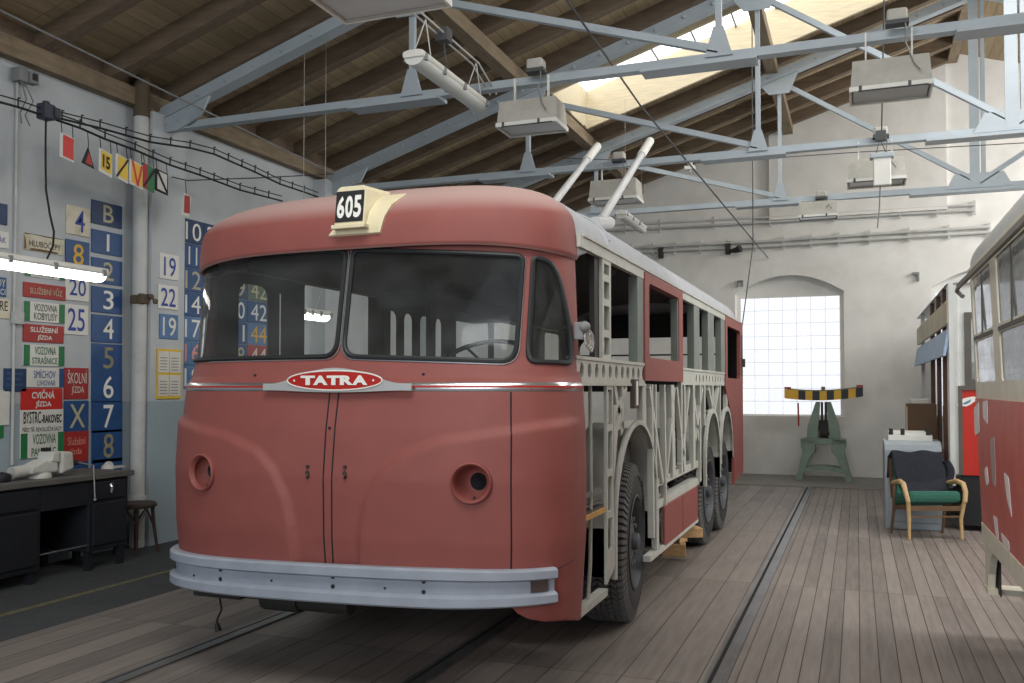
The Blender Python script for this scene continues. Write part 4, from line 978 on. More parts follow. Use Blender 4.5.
wsign((27.2, 367.5, 64.5, 387.2), 'enamel_white', [('SMÍCHOV', .18, .46, .76, .95, 'letter_blue', .0), ('LIHOVAR', .28, .08, .76, .36, 'letter_blue', .0)], 'white sign reading SMÍCHOV LIHOVAR with a blue right end', G1, extra=blue_right)
wsign((4.8, 368.2, 27, 391.6), 'enamel_dark_blue', [('VOZOVNA', .1, .72, .8, .84, 'enamel_pale_blue', 0), ('PRAHA', .1, .48, .7, .6, 'enamel_pale_blue', 0), ('DOPRAVA', .1, .24, .8, .36, 'enamel_pale_blue', 0)], 'small dark blue plate of faint text left of the SMÍCHOV sign', None)
wsign((22, 388.3, 62.8, 409.4), 'sign_red_bright', [('CVIČNÁ', .24, .52, .8, .94, 'enamel_white', .03), ('JÍZDA', .33, .08, .72, .46, 'enamel_white', .03)], 'bright red sign reading CVIČNÁ JÍZDA', G1)
wsign((21.3, 410, 63.7, 432.1), 'enamel_white', [('BYSTRC', .06, .42, .46, .92, 'ink', .01), ('-RAKOVEC', .47, .42, .95, .78, 'ink', .03), ('PŘES TŘ. REVOLUČNÍ SADY', .04, .08, .96, .32, 'ink', 0)], 'white sign reading BYSTRC-RAKOVEC in black over a line of small text', G1)
wsign((21.3, 433.6, 64.3, 455.5), 'enamel_white', [('VOZOVNA', .26, .54, .8, .94, 'letter_green', .01), ('PANKRÁC', .24, .06, .8, .48, 'letter_green', .01)], 'green ended white sign reading VOZOVNA PANKRÁC just above the vise', G1, 'enamel_green')
wsign((67, 203.7, 90.4, 237.6), 'enamel_cream', num('4', 'letter_blue', .36, .76), 'cream plate with a blue 4, top of the middle column', G2)
wsign((66.5, 238.4, 89.8, 270.4), 'enamel_blue', num('8', 'letter_yellow', .3, .74), 'blue plate with a yellow 8 above the lit tube lamp', G2)
wsign((66, 275, 89.4, 302), 'enamel_white', num('20', 'letter_blue', .16, .86, .2), 'white plate with a blue 20 half covered by the lit tube lamp', G2)
wsign((65.4, 303.6, 88.6, 335.6), 'enamel_white', num('25', 'letter_blue', .12, .84), 'white plate with a blue 25 under the lamp', G2)
wsign((65.2, 367.6, 88.9, 399), 'sign_red', [('ŠKOLNÍ', .12, .5, .92, .94, 'enamel_white', .0), ('JÍZDA', .28, .14, .8, .46, 'enamel_white', .0)], 'red plate reading ŠKOLNÍ JÍZDA left of the blue 6', G2)
wsign((65.2, 400.8, 89, 430.6), 'enamel_blue', num('X', 'letter_cream', .2, .84), 'blue plate with a big cream X left of the blue 7', G2)
wsign((65.2, 432, 89, 461), 'sign_red', [('Služební', .12, .56, .86, .82, 'letter_pink', 0), ('jízda', .22, .2, .7, .46, 'letter_pink', 0)], 'red plate with small pink lettering Služební jízda above the workbench', G2)
wsign((65.2, 463, 89, 476), 'enamel_blue', [], 'plain blue plate edge just above the bench under the small red plate', G2)
VT = [199, 228.4, 256.6, 285.6, 313.8, 343, 372, 401.3, 430.6, 460]; VB = [226.6, 254.6, 283.6, 312, 341, 370.2, 399.6, 429, 458.4, 476]
nm = [('B', 'letter_cream', 'enamel_dark_blue', 'dark blue plate with a cream letter B, top of the tall number column'), ('1', 'paint_white', 'enamel_blue', 'blue plate with a white 1 directly below the B plate'), ('2', 'letter_cream', 'enamel_blue', 'blue plate with a cream 2 at the end of the lit tube lamp'), ('3', 'paint_white', 'enamel_blue', 'blue plate with a white 3 in the tall number column'), ('4', 'paint_white', 'enamel_blue', 'blue plate with a white 4 in the tall number column'), ('5', 'letter_worn', 'enamel_blue', 'blue plate with a worn brownish 5'), ('6', 'paint_white', 'enamel_blue', 'blue plate with a white 6 right of the ŠKOLNÍ JÍZDA plate'), ('7', 'paint_white', 'enamel_blue', 'blue plate with a white 7 right of the X plate'), ('8', 'letter_worn', 'enamel_blue', 'blue plate with a worn 8 near the bottom of the tall column'), ('9', 'paint_white', 'enamel_blue', 'blue plate cut by the bench top, lowest of the tall column')]
for (ch, m_, pl, lab), t, b_ in zip(nm, VT, VB):
    wsign((92.6, t, 122.6, b_+2.6), pl, num(ch, m_, .47 if ch in '1' else .36, .56 if ch == '1' else .7, .14, .88), lab, G3)
G4 = 'signs cut off by the left edge'
wsign((-22, 198, 8, 225.5), 'enamel_dark_blue', [], 'plain dark blue sign cut by the left edge, topmost there', G4)
wsign((-22, 226.5, 9.3, 249), 'enamel_white', [('NÁDR.ÁK', .1, .3, .9, .75, 'letter_blue', 0)], 'white sign with blue letters ending in ÁK at the left edge', G4)
wsign((-22, 250.5, 9, 268), 'enamel_white', [('DEPOY', .2, .3, .85, .75, 'letter_blue', 0)], 'pale sign directly above the lit tube at the left edge', G4)
wsign((-22, 274, 7, 297), 'enamel_blue', [('MALOY', .2, .5, .95, .9, 'enamel_white', 0), ('MOSTCI', .2, .1, .95, .4, 'enamel_white', 0)], 'blue sign with white letters directly under the lit tube at the left edge', G4)
wsign((-22, 296.5, 10.5, 319), 'enamel_cream', [('TRE', .5, .4, .92, .9, 'ink', 0)], 'torn cream sign at the left edge below the lamp', G4)
wsign((-22, 390, 10, 425), 'paper', [], 'white sheet of paper pinned at the left edge above the bench', None, name='paper_sheet')
wsign((-22, 426, 4.5, 438), 'enamel_green', [], 'small green plate under the pinned sheet at the left edge', None)
# pilaster
G5 = 'plates on the white pilaster'
wsign((160.6, 252.4, 179.3, 281), 'enamel_white', num('19', 'letter_blue', .2, .82), 'white plate with a blue 19 on the pilaster, top one', G5, X=PX_)
wsign((159, 284, 178.6, 310.4), 'enamel_white', num('22', 'letter_blue', .12, .86), 'white plate with a blue 22 on the pilaster', G5, X=PX_)
wsign((160.6, 313.4, 178.6, 339.6), 'enamel_pale_blue', num('19', 'enamel_white', .14, .86), 'pale blue plate with a white 19 on the pilaster', G5, X=PX_)
def sheets(o, F):
    f = F(.003)
    k = M()
    for s0, s1, t0, t1 in ((.04, .47, .53, .95), (.5, .96, .53, .95), (.04, .47, .06, .48), (.5, .96, .06, .48)): k.grid(lambda p, q_: f(s0+(s1-s0)*p, t0+(t1-t0)*q_), 1, 1)
    k.build('timetable_sheet', 'paper', o); f2 = F(.004); k = M()
    for s0 in (.08, .54):
        for t0 in (.1, .57):
            for i in range(5): k.grid(lambda p, q_: f2(s0+.02+.3*p, t0+.06*i+.02*q_), 1, 1)
    k.build('printed_rows', 'print', o)
wsign((157.8, 348.4, 181.5, 398.7), 'sign_yellow', [], 'yellow edged board of pale paper timetables low on the pilaster', None, X=PX_, name='timetable_board', extra=sheets)
# signs beyond the pilaster
G6 = 'number plates beyond the pilaster'
RT = [215.4, 243.4, 271, 298.4, 324.4, 350, 378]
def cell(y0, y1, zi, plate, body, m_, lab, s0=.14, s1=.86):
    if body == '11': s0, s1 = .28, .68
    z1 = 3.365-.262*zi; h_ = .255
    k = M(); k.box((WX+.008, (y0+y1)/2, z1-h_/2), (.012, y1-y0-.008, h_)); o = k.build('enamel_sign', plate, None, bevel=.003); tag(o, lab, 'sign', G6)
    k = M()
    if body: write(k, body, s0, .12, s1, .88, lambda s, t: Vector((WX+.0165, y0+(y1-y0)*s, z1-h_+h_*t)), .0); k.build('lettering', m_, o)
z_ = px(184.5, 215, X=WX).z
C0 = [('10', 'paint_white'), ('11', 'paint_white'), ('12', 'letter_cream'), ('14', 'paint_white'), ('17', 'paint_white'), ('16', 'letter_pink'), ('18', 'paint_white')]
C1 = [('20', 'paint_white'), ('21', 'letter_cream'), ('22', 'paint_white'), ('24', 'paint_white'), ('26', 'letter_cream'), ('27', 'paint_white')]
ya_ = px(181.5, 230, X=WX).y; yb_ = px(203, 230, X=WX).y; yc_ = px(224, 230, X=WX).y
for i, (t, m_) in enumerate(C0): cell(ya_, yb_, i, 'enamel_dark_blue' if i < 1 else 'enamel_blue' if i < 4 else 'enamel_pale_blue', t, m_, 'blue plate numbered %s in the column right of the pilaster' % t)
for i, (t, m_) in enumerate(C1): cell(yb_, yc_, i, 'enamel_dark_blue' if i % 2 == 0 else 'enamel_blue', t, m_, 'blue plate numbered %s half hidden behind the bus corner' % t)
yd_, ye_, yf_ = 8.42, px(246.5, 320, X=WX).y, px(268.5, 320, X=WX).y
C2 = [('39', 'letter_cream', 'enamel_dark_blue', 'dark blue plate ending in 9 seen through the bus, left of the green 42'), ('40', 'paint_white', 'enamel_blue', 'blue plate ending in 0 seen through the bus, left of the white 42'), ('41', 'paint_white', 'enamel_blue', 'blue plate ending in 1 seen through the bus window'), ('48', 'letter_cream', 'enamel_blue', 'lowest blue plate ending in 8 seen through the bus window')]
for i, (t, m_, pl, lab) in enumerate(C2): cell(yd_, ye_, i+2.0, pl, t, m_, lab)
mat('enamel_olive', lin(84, 106, 92), .5, var=.1)
C3 = [('42', 'letter_cream', 'enamel_olive', 'greenish plate numbered 42 seen through the left windscreen pane'), ('42', 'paint_white', 'enamel_blue', 'blue plate numbered 42 seen through the left windscreen pane'), ('44', 'letter_yellow', 'enamel_pale_blue', 'pale blue plate with worn yellow digits seen through the bus'), ('44', 'enamel_white', 'sign_red', 'red plate with white digits seen through the bus window')]
for i, (t, m_, pl, lab) in enumerate(C3): cell(ye_, yf_, i+2.0, pl, t, m_, lab)

# ------------------------------------------------------------------ hanging route flags
G7 = 'square metal flags hung under the wire'
HX = -6.15
FEST = [px(u, v, X=HX-.02) for u, v in ((-8, 100), (18, 107), (42, 115), (80, 128), (105, 139), (135, 150), (170, 165), (200, 175), (240, 190), (282, 201))]
def cable_z(y): return float(np.interp(y, [p.y for p in FEST], [p.z for p in FEST]))
def flag(uv, base, label, draw, name='hanging_flag', shape=None, skew=0.):
    uL, vT, uR, vB = uv; a = px(uL, vT, X=HX); c = px(uR, vB, X=HX); y0, y1, z1, z0 = a.y, c.y, a.z, c.z
    f = lambda s, t, o=0.: Vector((HX+o, y0+(y1-y0)*s, z0+(z1-z0)*t+skew*s))
    poly = shape or [(0, 0), (1, 0), (1, 1), (0, 1)]
    k = M(); k.prism([f(s, t) for s, t in poly], (-.008, 0, 0)); o = k.build(name, base, None); tag(o, label, 'sign', G7)
    for m_, polys in draw:
        k = M()
        for q_ in polys:
            if isinstance(q_, str): write(k, q_, .24, .25, .78, .8, lambda s, t: f(s, t, .009), .03)
            else: k.add([f(s, t, .003+.0025*draw.index((m_, polys))) for s, t in q_], [tuple(range(len(q_)))])
        k.build('painted_field' if not isinstance(polys[0], str) else 'lettering', m_, o)
    k = M()
    top = 1.0
    for s in ((.1, .9) if not shape else (.5,)): k.tube([f(s, 1), f(s, 1)+Vector((0, 0, .02)), Vector((HX-.012, f(s, 1).y, cable_z(f(s, 1).y) if uv[0] < 178 else px(187, 180.5, X=HX).z))], .004, 5)
    k.build('hook', 'black_cable', o)
sq = lambda m0: [(m0, m0), (1-m0, m0), (1-m0, 1-m0), (m0, 1-m0)]
dg = [(0, 0), (.1, 0), (1, .92), (1, 1), (.9, 1), (0, .08)]
flag((60.5, 132, 74, 160.5), 'badge_white', 'plain red flag in a pale frame, leftmost of the hanging row', [('sign_red_bright', [[(.18, .08), (.96, .08), (.96, .96), (.18, .96)]])], skew=-.02)
flag((82, 145, 94.5, 167.5), 'ink', 'black and dark red triangle hanging by its tip', [('sign_red', [[(.25, .12), (.82, .04), (.6, .62), (.5, .7)]])], shape=[(0, .08), (1, -.08), (.5, 1)])
flag((99.3, 147.5, 112, 174.8), 'badge_white', 'white edged yellow flag numbered 15', [('sign_yellow', [[(.14, .16), (.92, .13), (.95, .94), (.16, .96)]]), ('ink', ['15'])], skew=-.03)
flag((116, 152.5, 128, 180.5), 'badge_white', 'white edged yellow flag crossed by one black diagonal', [('sign_yellow', [[(.16, .12), (.94, .1), (.92, .94), (.18, .95)]]), ('ink', [[(0, .08), (.08, 0), (1, .93), (1, 1), (.92, 1)]])], skew=-.03)
flag((129.8, 158.5, 143, 187), 'badge_white', 'white edged orange flag with a red V', [('letter_yellow', [[(.14, .1), (.94, .08), (.94, .94), (.14, .95)]]), ('sign_red_bright', [[(.1, .97), (.26, .97), (.58, .25), (.8, .95), (.95, .95), (.64, .05), (.5, .05)]])], skew=-.03)
flag((143, 162.5, 154.5, 190), 'enamel_green', 'red and green flag split by a black diagonal', [('sign_red', [[(0, 0), (.4, 0), (.4, 1), (0, 1)]]), ('ink', [[(0, .05), (.08, .0), (1, .88), (1, 1), (.9, 1)]])], skew=-.03)
flag((155.5, 168, 168, 193.5), 'ink', 'white flag with a black border and diagonal, rightmost of the row', [('badge_white', [[(.14, .1), (.9, .08), (.9, .93), (.14, .93)]]), ('ink', [[(.1, .95), (.1, .8), (.85, .04), (.92, .04), (.92, .18), (.2, .95)]])], skew=-.02)
flag((181.5, 192, 190.5, 216.5), 'badge_white', 'small pale framed red flag hung tilted beyond the pilaster', [('sign_red', [[(.26, .1), (.9, .12), (.9, .9), (.3, .9)]])], skew=.0, shape=[(-.05, 0), (.8, -.06), (1.1, .9), (.3, 1)])

# conductor cables with hooks, along the left wall
def festoon(pts, label, step=.2, r=.011, hook=.06):
    P = [px(u, v, X=HX-.02) for u, v in pts]; t = thing('festoon_cable', P[0], label, 'cable')
    k = M(); k.tube(P, r, 6); k.build('lower_cable', 'black_cable', t)
    k = M(); k.tube([p+Vector((0, 0, .055)) for p in P], r*.55, 5); k.build('upper_wire', 'black_cable', t)
    for i in range(len(P)-1):
        n = max(1, int((P[i+1]-P[i]).length/step))
        for j in range(n):
            p = P[i].lerp(P[i+1], j/n); k = M(); k.tube([p-Vector((0, 0, .01)), p+Vector((0, 0, .075)), p+Vector((0, .02, .075))], .007, 5); k.build('cable_clip', 'black_cable', t)
    return t
festoon(((-8, 100), (18, 107), (42, 115), (80, 128), (105, 139), (135, 150), (170, 165), (200, 175), (240, 190), (282, 201)), 'lower black festoon cable along the left wall carrying the row of flags')
festoon(((42, 112), (52, 117), (62, 119), (100, 128), (150, 142), (190, 148), (214, 154), (255, 172), (280, 184), (304, 192), (318, 197)), 'upper black festoon cable along the left wall ending at the middle truss')
p = px(46, 112, X=HX-.02)
t = thing('plug_box', p, 'dark blue plug box on the festoon cable with the lamp cord hanging from it', 'plug box')
mat('box_navy', lin(48, 54, 66), .5, var=.1)
k = M(); k.box(p, (.1, .11, .13)); k.box(p+Vector((.03, .06, 0)), (.08, .06, .09)); k.tube([p+Vector((0, 0, .06)), p+Vector((0, 0, .09))], .03, 10); k.build('case', 'box_navy', t, bevel=.012)
k = M(); l0 = Vector((-5.4, 4.95, 2.46)); pts = [p+Vector((0, 0, -.06))]
for u, v, x in ((45.5, 150, -6.1), (46, 190, -6.0), (50, 215, -5.9), (54, 232, -5.8), (53, 246, -5.6), (45, 263, -5.42)): pts.append(px(u, v, X=x))
k.tube(pts, .008, 6); k.build('lamp_cord', 'black_cable', t, smooth=True)
p = px(20, 75, X=WX+.06)
t = thing('thermostat_box', p, 'small grey electrical box high on the left wall with looping wires', 'electrical box')
k = M(); k.box(p, (.1, .09, .12)); k.box(p+Vector((.03, .09, -.005)), (.08, .09, .1)); k.build('case', 'mid_grey', t, bevel=.008)
k = M(); k.box(p+Vector((.072, .09, .0)), (.006, .05, .06)); k.build('dial', 'ink', t)
k = M()
for s in (0, 1): k.tube([p+Vector((.02, .03*s, -.06)), p+Vector((.03, .07*s+.04, -.2)), p+Vector((.03, -.02+.05*s, -.34)), p+Vector((.03, .08*s, -.42))], .006, 6)
k.build('loop_wire', 'grey_cable', t, smooth=True)
k = M(); a = px(17.5, 80, X=WX+.02); k.tube([(WX+.02, a.y, a.z), (WX+.02, a.y, .9)], .012, 8); c_ = px(17.5, 318, X=WX+.03); k.box(c_, (.05, .09, .1)); cd = k.build('wall_conduit', 'pipe_paint'); tag(cd, 'thin vertical conduit with a switch box on the left wall beside the destination signs', 'conduit')
# downpipe by the pilaster
yp = px(141, 300, X=-6.58).y-.02
t = thing('downpipe', (-6.6, yp, 0), 'thick white vertical downpipe left of the pilaster', 'pipe')
k = M(); k.tube([(-6.58, yp, .0), (-6.58, yp, 4.25)], .07, 16); k.build('pipe', 'pipe_paint', t, smooth=True)
mat('rust_pipe', lin(96, 84, 68), .9, var=.2)
k = M(); k.tube([(-6.58, yp, 4.22), (-6.58, yp, 4.62)], .075, 16); k.build('upper_pipe', 'rust_pipe', t, smooth=True)
zc_ = px(137, 298, X=-6.5).z
k = M(); k.tube([(-6.58, yp, zc_-.05), (-6.58, yp, zc_+.04)], .085, 14); k.box((-6.5, yp-.05, zc_), (.05, .08, .1)); k.box((-6.5, yp+.05, zc_+.03), (.06, .07, .05)); k.box((-6.52, yp+.12, zc_-.01), (.08, .06, .05)); k.build('pipe_clamp', 'rust_pipe', t, bevel=.015)
k = M(); k.tube([(-6.58, yp, .42), (-6.58, yp, .5)], .085, 16); k.build('collar', 'pipe_paint', t)
k = M(); k.tube([(-6.66, yp+.17, .6), (-6.66, yp+.17, 4.2)], .02, 8); k.build('side_conduit', 'pipe_paint', t)
# tension wires across the hall
def wire(pts, r, label, m_='dark_grey', name='tension_wire'):
    k = M(); k.tube(pts, r, 6); tag(k.build(name, m_), label, 'wire')
wire([px(-5, 8, X=-6.0), px(330, 172, X=-6.0)], .009, 'pale straight wire slanting under the timber roof at upper left', 'mid_grey')
wire([px(560, -10, Y=6.5), px(640, 105, Y=8.8), px(757, 245, Y=14.0), px(768, 258, Y=16.88)], .009, 'dark wire slanting down from the roof to the far wall above the bus')
wire([Vector((px(752, 30, Y=12.3).x, 12.3, rz(px(752, 30, Y=12.3).x)+.4)), px(752, 30, Y=12.3), px(753, 245, Y=12.3), px(736, 372, Y=11.75)], .008, 'dark cord hanging straight down to the rear corner of the bus', 'dark_grey')
wire([px(560, 158, Y=13.1), px(700, 163, Y=13.1), px(860, 152, Y=13.1), px(1040, 142, Y=13.1)], .006, 'thin level wire running beneath the farthest truss', 'dark_grey')
wire([px(172, 177, X=PX_), px(187, 180.5, X=HX), px(255, 178, X=-6.15), px(333, 174, X=-6.45)], .006, 'thin wire with a turnbuckle crossing above the bus corner', 'black_cable')
m_ = M(); m_.box(px(690, 168, Y=12.9), (.14, .1, .05)); m_.box(px(690, 163, Y=12.9), (.05, .14, .05)); m_.tube([px(690, 165, Y=12.9), px(690, 172, Y=12.9)], .02, 8); o = m_.build('insulator', 'lamp_white'); tag(o, 'white porcelain insulator on the slanting wire left of the farthest truss', 'insulator')

# ------------------------------------------------------------------ far wall fittings
FX = FY-.02
def wallpipe(pts, r, label, clips, m_='pipe_paint'):
    P = [px(u, v, Y=FX-.05) for u, v in pts]; t = thing('wall_conduit', P[0], label, 'conduit')
    for dz in (0, .09):
        k = M(); k.tube([p+Vector((0, 0, dz)) for p in P], r, 8); k.build('pipe', m_, t)
    k = M()
    for i in range(clips):
        f = i/(clips-1)*(len(P)-1); a = min(int(f), len(P)-2); p = P[a].lerp(P[a+1], f-a); k.box(p+Vector((0, .02, .045)), (.025, .05, .24))
    k.build('pipe_clip', m_, t)
wallpipe(((590, 231), (660, 228), (770, 222), (900, 214), (975, 210)), .022, 'upper painted double conduit running along the far wall', 9)
wallpipe(((610, 254), (680, 250), (770, 246), (860, 240), (990, 232)), .026, 'lower painted double conduit on the far wall above the arched window', 14)
def dark_lamp(u, v, label):
    p = px(u, v, Y=FX-.06); t = thing('wall_bracket', p, label, 'bracket')
    k = M(); k.box(p+Vector((0, .03, .12)), (.1, .06, .05)); k.box(p, (.09, .1, .2)); k.build('case', 'frame_dark', t, bevel=.01); return t, p
dark_lamp(661, 253, 'small dark fitting on the far wall just above the bus roof')
t, p = dark_lamp(728, 249, 'dark speaker fitting with a tilted horn on the far wall')
k = M(); k.tube([p+Vector((.05, -.04, -.05)), p+Vector((.14, -.1, -.05)), p+Vector((.24, -.14, -.02))], [.03, .05, .07], 10); k.build('horn', 'frame_dark', t)
p = px(740, 281, Y=FX-.03); k = M(); k.span(p+Vector((-.05, -.02, -.01)), p+Vector((.05, .05, .01))); k.span(p+Vector((-.05, -.01, -.1)), p+Vector((-.035, .05, 0))); k.span(p+Vector((.035, -.01, -.1)), p+Vector((.05, .05, 0))); tag(k.build('wall_hook', 'mid_grey'), 'small metal hook at the upper left of the arched window', 'hook')
p = px(916, 274, Y=FX-.03); k = M(); k.span(p+Vector((-.05, -.02, -.01)), p+Vector((.05, .05, .03))); k.span(p+Vector((.02, -.01, -.12)), p+Vector((.05, .05, 0))); tag(k.build('wall_hook', 'mid_grey'), 'small metal hook on the far wall left of the tram roof', 'hook')

# ------------------------------------------------------------------ workbench and what stands on it
mat('bench_black', lin(32, 34, 40), .55, var=.15, scale=6)
mat('bench_top', lin(92, 90, 86), .8, var=.2, scale=6, stretch=(6, .6, 6), dirt=lin(130, 128, 122), damt=.5)
BX0, BX1 = WX+.03, -6.08
BY1 = 6.36; BT = .815
bench = thing('workbench', (-6.38, 5.0, 0), 'long black workbench with a worn wooden top along the left wall', 'workbench')
k = M(); k.span((BX0, 3.0, BT-.045), (BX1+.03, BY1+.03, BT)); k.build('bench_top', 'bench_top', bench, bevel=.006)
def cab(y0, y1, z0):
    k = M(); k.span((BX0, y0, z0), (BX1, y1, BT-.05)); c = k.build('cabinet', 'bench_black', bench, bevel=.006)
    k = M(); k.span((BX1, y0+.04, z0+.05), (BX1+.018, y1-.04, BT-.25)); d = k.build('cabinet_door', 'bench_black', bench, bevel=.004)
    k = M(); k.span((BX1, y0+.04, BT-.22), (BX1+.018, y1-.04, BT-.07)); d2 = k.build('drawer', 'bench_black', bench, bevel=.004)
    k = M(); k.tube([(BX1+.02, (y0+y1)/2, BT-.1), (BX1+.035, (y0+y1)/2, BT-.12), (BX1+.03, (y0+y1)/2, BT-.17)], .012, 6); k.box((BX1+.022, (y0+y1)/2+.02, BT-.12), (.006, .03, .07)); k.build('drawer_pull', 'chrome', d2)
cab(5.9, BY1-.02, .16); cab(3.0, 5.42, .1)
k = M(); k.span((BX0, 5.42, BT-.25), (BX1, 5.9, BT-.05)); k.build('apron', 'bench_black', bench)
k = M(); k.span((BX0, 5.42, .1), (BX0+.03, 5.9, BT-.05)); k.build('back_board', 'bench_black', bench)
k = M(); k.tube([(BX1-.02, 5.42, .22), (BX1-.02, 5.9, .22)], .008, 8); k.build('foot_bar', 'chrome', bench)
for x in (BX0+.05, BX1-.04):
    for y in (BY1-.07, 5.94, 5.36):
        k = M(); k.span((x-.025, y-.025, 0), (x+.025, y+.025, .2)); k.build('leg', 'bench_black', bench)
vy = px(38, 468, X=-6.25).y
mat('vise_paint', lin(206, 206, 198), .5, var=.08, dirt=lin(150, 148, 140), damt=.6)
vise = thing('vise', (-6.25, vy, BT), 'white painted bench vise with a hanging handle on the workbench', 'vise')
vv = [px(u, v, X=-6.2) for u, v in ((22, 468), (42, 456), (61, 460))]
k = M(); k.lathe([(.09, 0), (.09, .03), (.05, .06)], (-6.25, vy+.02, BT), 'Z', 20); k.prism([(-6.33, vy-.12, BT+.04), (-6.33, vy+.14, BT+.04), (-6.33, vy+.14, BT+.13), (-6.33, vy+.02, BT+.15), (-6.33, vy-.12, BT+.1)], (.15, 0, 0)); k.build('body', 'vise_paint', vise, bevel=.018)
k = M(); k.prism([(-6.34, vy+.06, BT+.13), (-6.34, vy+.15, BT+.12), (-6.34, vy+.15, BT+.21), (-6.34, vy+.08, BT+.21)], (.17, 0, 0)); k.build('fixed_jaw', 'vise_paint', vise, bevel=.012)
k = M(); k.prism([(-6.34, vy+.165, BT+.02), (-6.34, vy+.3, BT+.06), (-6.34, vy+.28, BT+.2), (-6.34, vy+.165, BT+.21)], (.17, 0, 0)); k.build('sliding_jaw', 'vise_paint', vise, bevel=.02)
k = M(); k.tube([(-6.26, vy-.24, BT+.06), (-6.26, vy-.1, BT+.07)], .05, 12); k.build('slide_bar', 'vise_paint', vise, smooth=True)
k = M(); k.tube([(-6.26, vy+.28, BT+.1), (-6.22, vy+.38, BT+.1)], .022, 10); k.build('screw', 'frame_dark', vise)
k = M(); k.tube([(-6.2, vy+.36, BT+.1), (-6.05, vy+.38, BT+.08), (-6.03, vy+.38, BT-.2)], .008, 8); k.ball((-6.03, vy+.38, BT-.21), .014, 6); k.build('handle', 'chrome', vise)
k = M(); k.box((-6.3, vy+.12, BT+.225), (.05, .06, .03)); k.tube([(-6.28, vy+.12, BT+.2), (-6.2, vy+.15, BT+.15)], .01, 6); k.build('clamp_screw', 'ink', vise)
mat('brown_box', lin(104, 82, 62), .8, var=.1)
p = px(12, 476, X=-6.45)
k = M(); k.span((-6.6, p.y-.2, BT), (-6.45, p.y+.12, BT+.035)); tag(k.build('wood_offcut', 'brown_box', None, bevel=.004), 'flat brown wood piece lying on the bench left of the vise', 'wood piece')
k = M(); k.lathe([(.001, 0), (.06, .0), (.07, .03), (.06, .06), (.02, .075), (.001, .08)], (-6.25, px(2, 475, X=-6.25).y, BT), 'Z', 18); tag(k.build('dark_bowl', 'ink', None, smooth=True), 'dark round lump on the bench at the left edge', 'tool')
k = M(); py = px(108, 464, X=-6.4).y; k.lathe([(.001, .045), (.035, .04), (.055, .02), (.06, 0), (.001, 0)], (-6.4, py, BT), 'Z', 20); k.box((-6.38, py+.1, BT+.01), (.05, .12, .02)); tag(k.build('white_dish', 'vise_paint', None, smooth=True), 'small white dish at the right end of the bench', 'dish')
# bentwood stool
sx, sy = -6.34, 6.72
mat('stool_wood', lin(58, 44, 38), .5, var=.15)
st_ = thing('bentwood_stool', (sx, sy, 0), 'dark bentwood stool behind the right end of the workbench', 'stool')
k = M(); k.lathe([(.001, .47), (.17, .475), (.185, .46), (.185, .44), (.17, .43), (.001, .435)], (sx, sy, 0), 'Z', 28); k.build('seat', 'stool_wood', st_, smooth=True)
for i in range(4):
    a = PI/4+PI/2*i; c0, s0 = math.cos(a), math.sin(a)
    k = M(); k.tube([(sx+.14*c0, sy+.14*s0, .44), (sx+.155*c0, sy+.155*s0, .25), (sx+.19*c0, sy+.19*s0, 0.005)], [.018, .016, .013], 8); k.build('leg', 'stool_wood', st_, smooth=True)
    a2 = a+PI/2; m0 = ((math.cos(a)+math.cos(a2))/2, (math.sin(a)+math.sin(a2))/2)
    k = M(); k.tube([(sx+.15*math.cos(a), sy+.15*math.sin(a), .26), (sx+.17*m0[0]*1.05, sy+.17*m0[1]*1.05, .41), (sx+.15*math.cos(a2), sy+.15*math.sin(a2), .26)], .01, 6); k.build('arched_brace', 'stool_wood', st_, smooth=True)

# ------------------------------------------------------------------ striped barrier beam on its cast stand by the far wall
mat('cast_green', lin(128, 146, 132), .6, var=.1, dirt=lin(104, 120, 108), damt=.5)
mat('hazard_yellow', lin(220, 172, 50), .55, var=.08)
mat('hazard_black', lin(40, 44, 52), .55, var=.08)
mat('beam_top', lin(118, 120, 92), .7, var=.15)
BY = 16.1
def at(u, v): return px(u, v, Y=BY)
s0 = at(824, 478); sx = s0.x; t = thing('cast_stand', (sx, BY, 0), 'green cast iron stand with splayed legs before the glass block window', 'machine stand')
H1 = at(824, 438).z; HT = at(824, 402).z
for yy in (-.17, .17):
    for sgn in (-1, 1):
        k = M(); pts = [(.13, H1), (.36, H1), (.36, H1-.14), (.33, H1-.2), (.4, .18), (.45, .03), (.45, 0), (.34, 0), (.31, .16), (.2, H1-.3), (.15, H1-.24), (.13, H1-.24)]
        k.prism([(sx+sgn*x-.0, BY+yy-.03, z) for x, z in pts], (0, .06, 0)); k.build('leg', 'cast_green', t, bevel=.008)
    k = M()
    for i in range(8):
        a0, a1 = -.34+.68*i/8, -.34+.68*(i+1)/8; z0 = .17+.05*math.cos(a0/.34*PI/2); z1 = .17+.05*math.cos(a1/.34*PI/2); k.bar((sx+a0, BY+yy, z0), (sx+a1, BY+yy, z1), .05, .07)
    k.build('stretcher', 'cast_green', t)
k = M(); k.span((sx-.36, BY-.2, H1-.1), (sx+.36, BY+.2, H1)); k.build('table', 'cast_green', t, bevel=.01)
for sgn in (-1, 1):
    k = M(); pts = [(.1, H1), (.27, H1), (.25, H1+.2), (.2, H1+.36), (.12, HT), (.05, HT), (.07, H1+.3)]
    k.prism([(sx+sgn*x, BY-.08, z) for x, z in pts], (0, .16, 0)); k.build('cheek', 'cast_green', t, bevel=.01)
k = M(); k.span((sx-.08, BY-.05, H1), (sx+.08, BY+.06, H1+.3)); k.tube([(sx-.02, BY-.07, H1+.25), (sx-.02, BY-.07, HT)], .02, 8); k.tube([(sx+.04, BY-.07, H1+.28), (sx+.04, BY-.07, HT)], .02, 8); k.ball((sx+.03, BY-.06, H1+.08), .07, 8); k.build('mechanism', 'frame_dark', t)
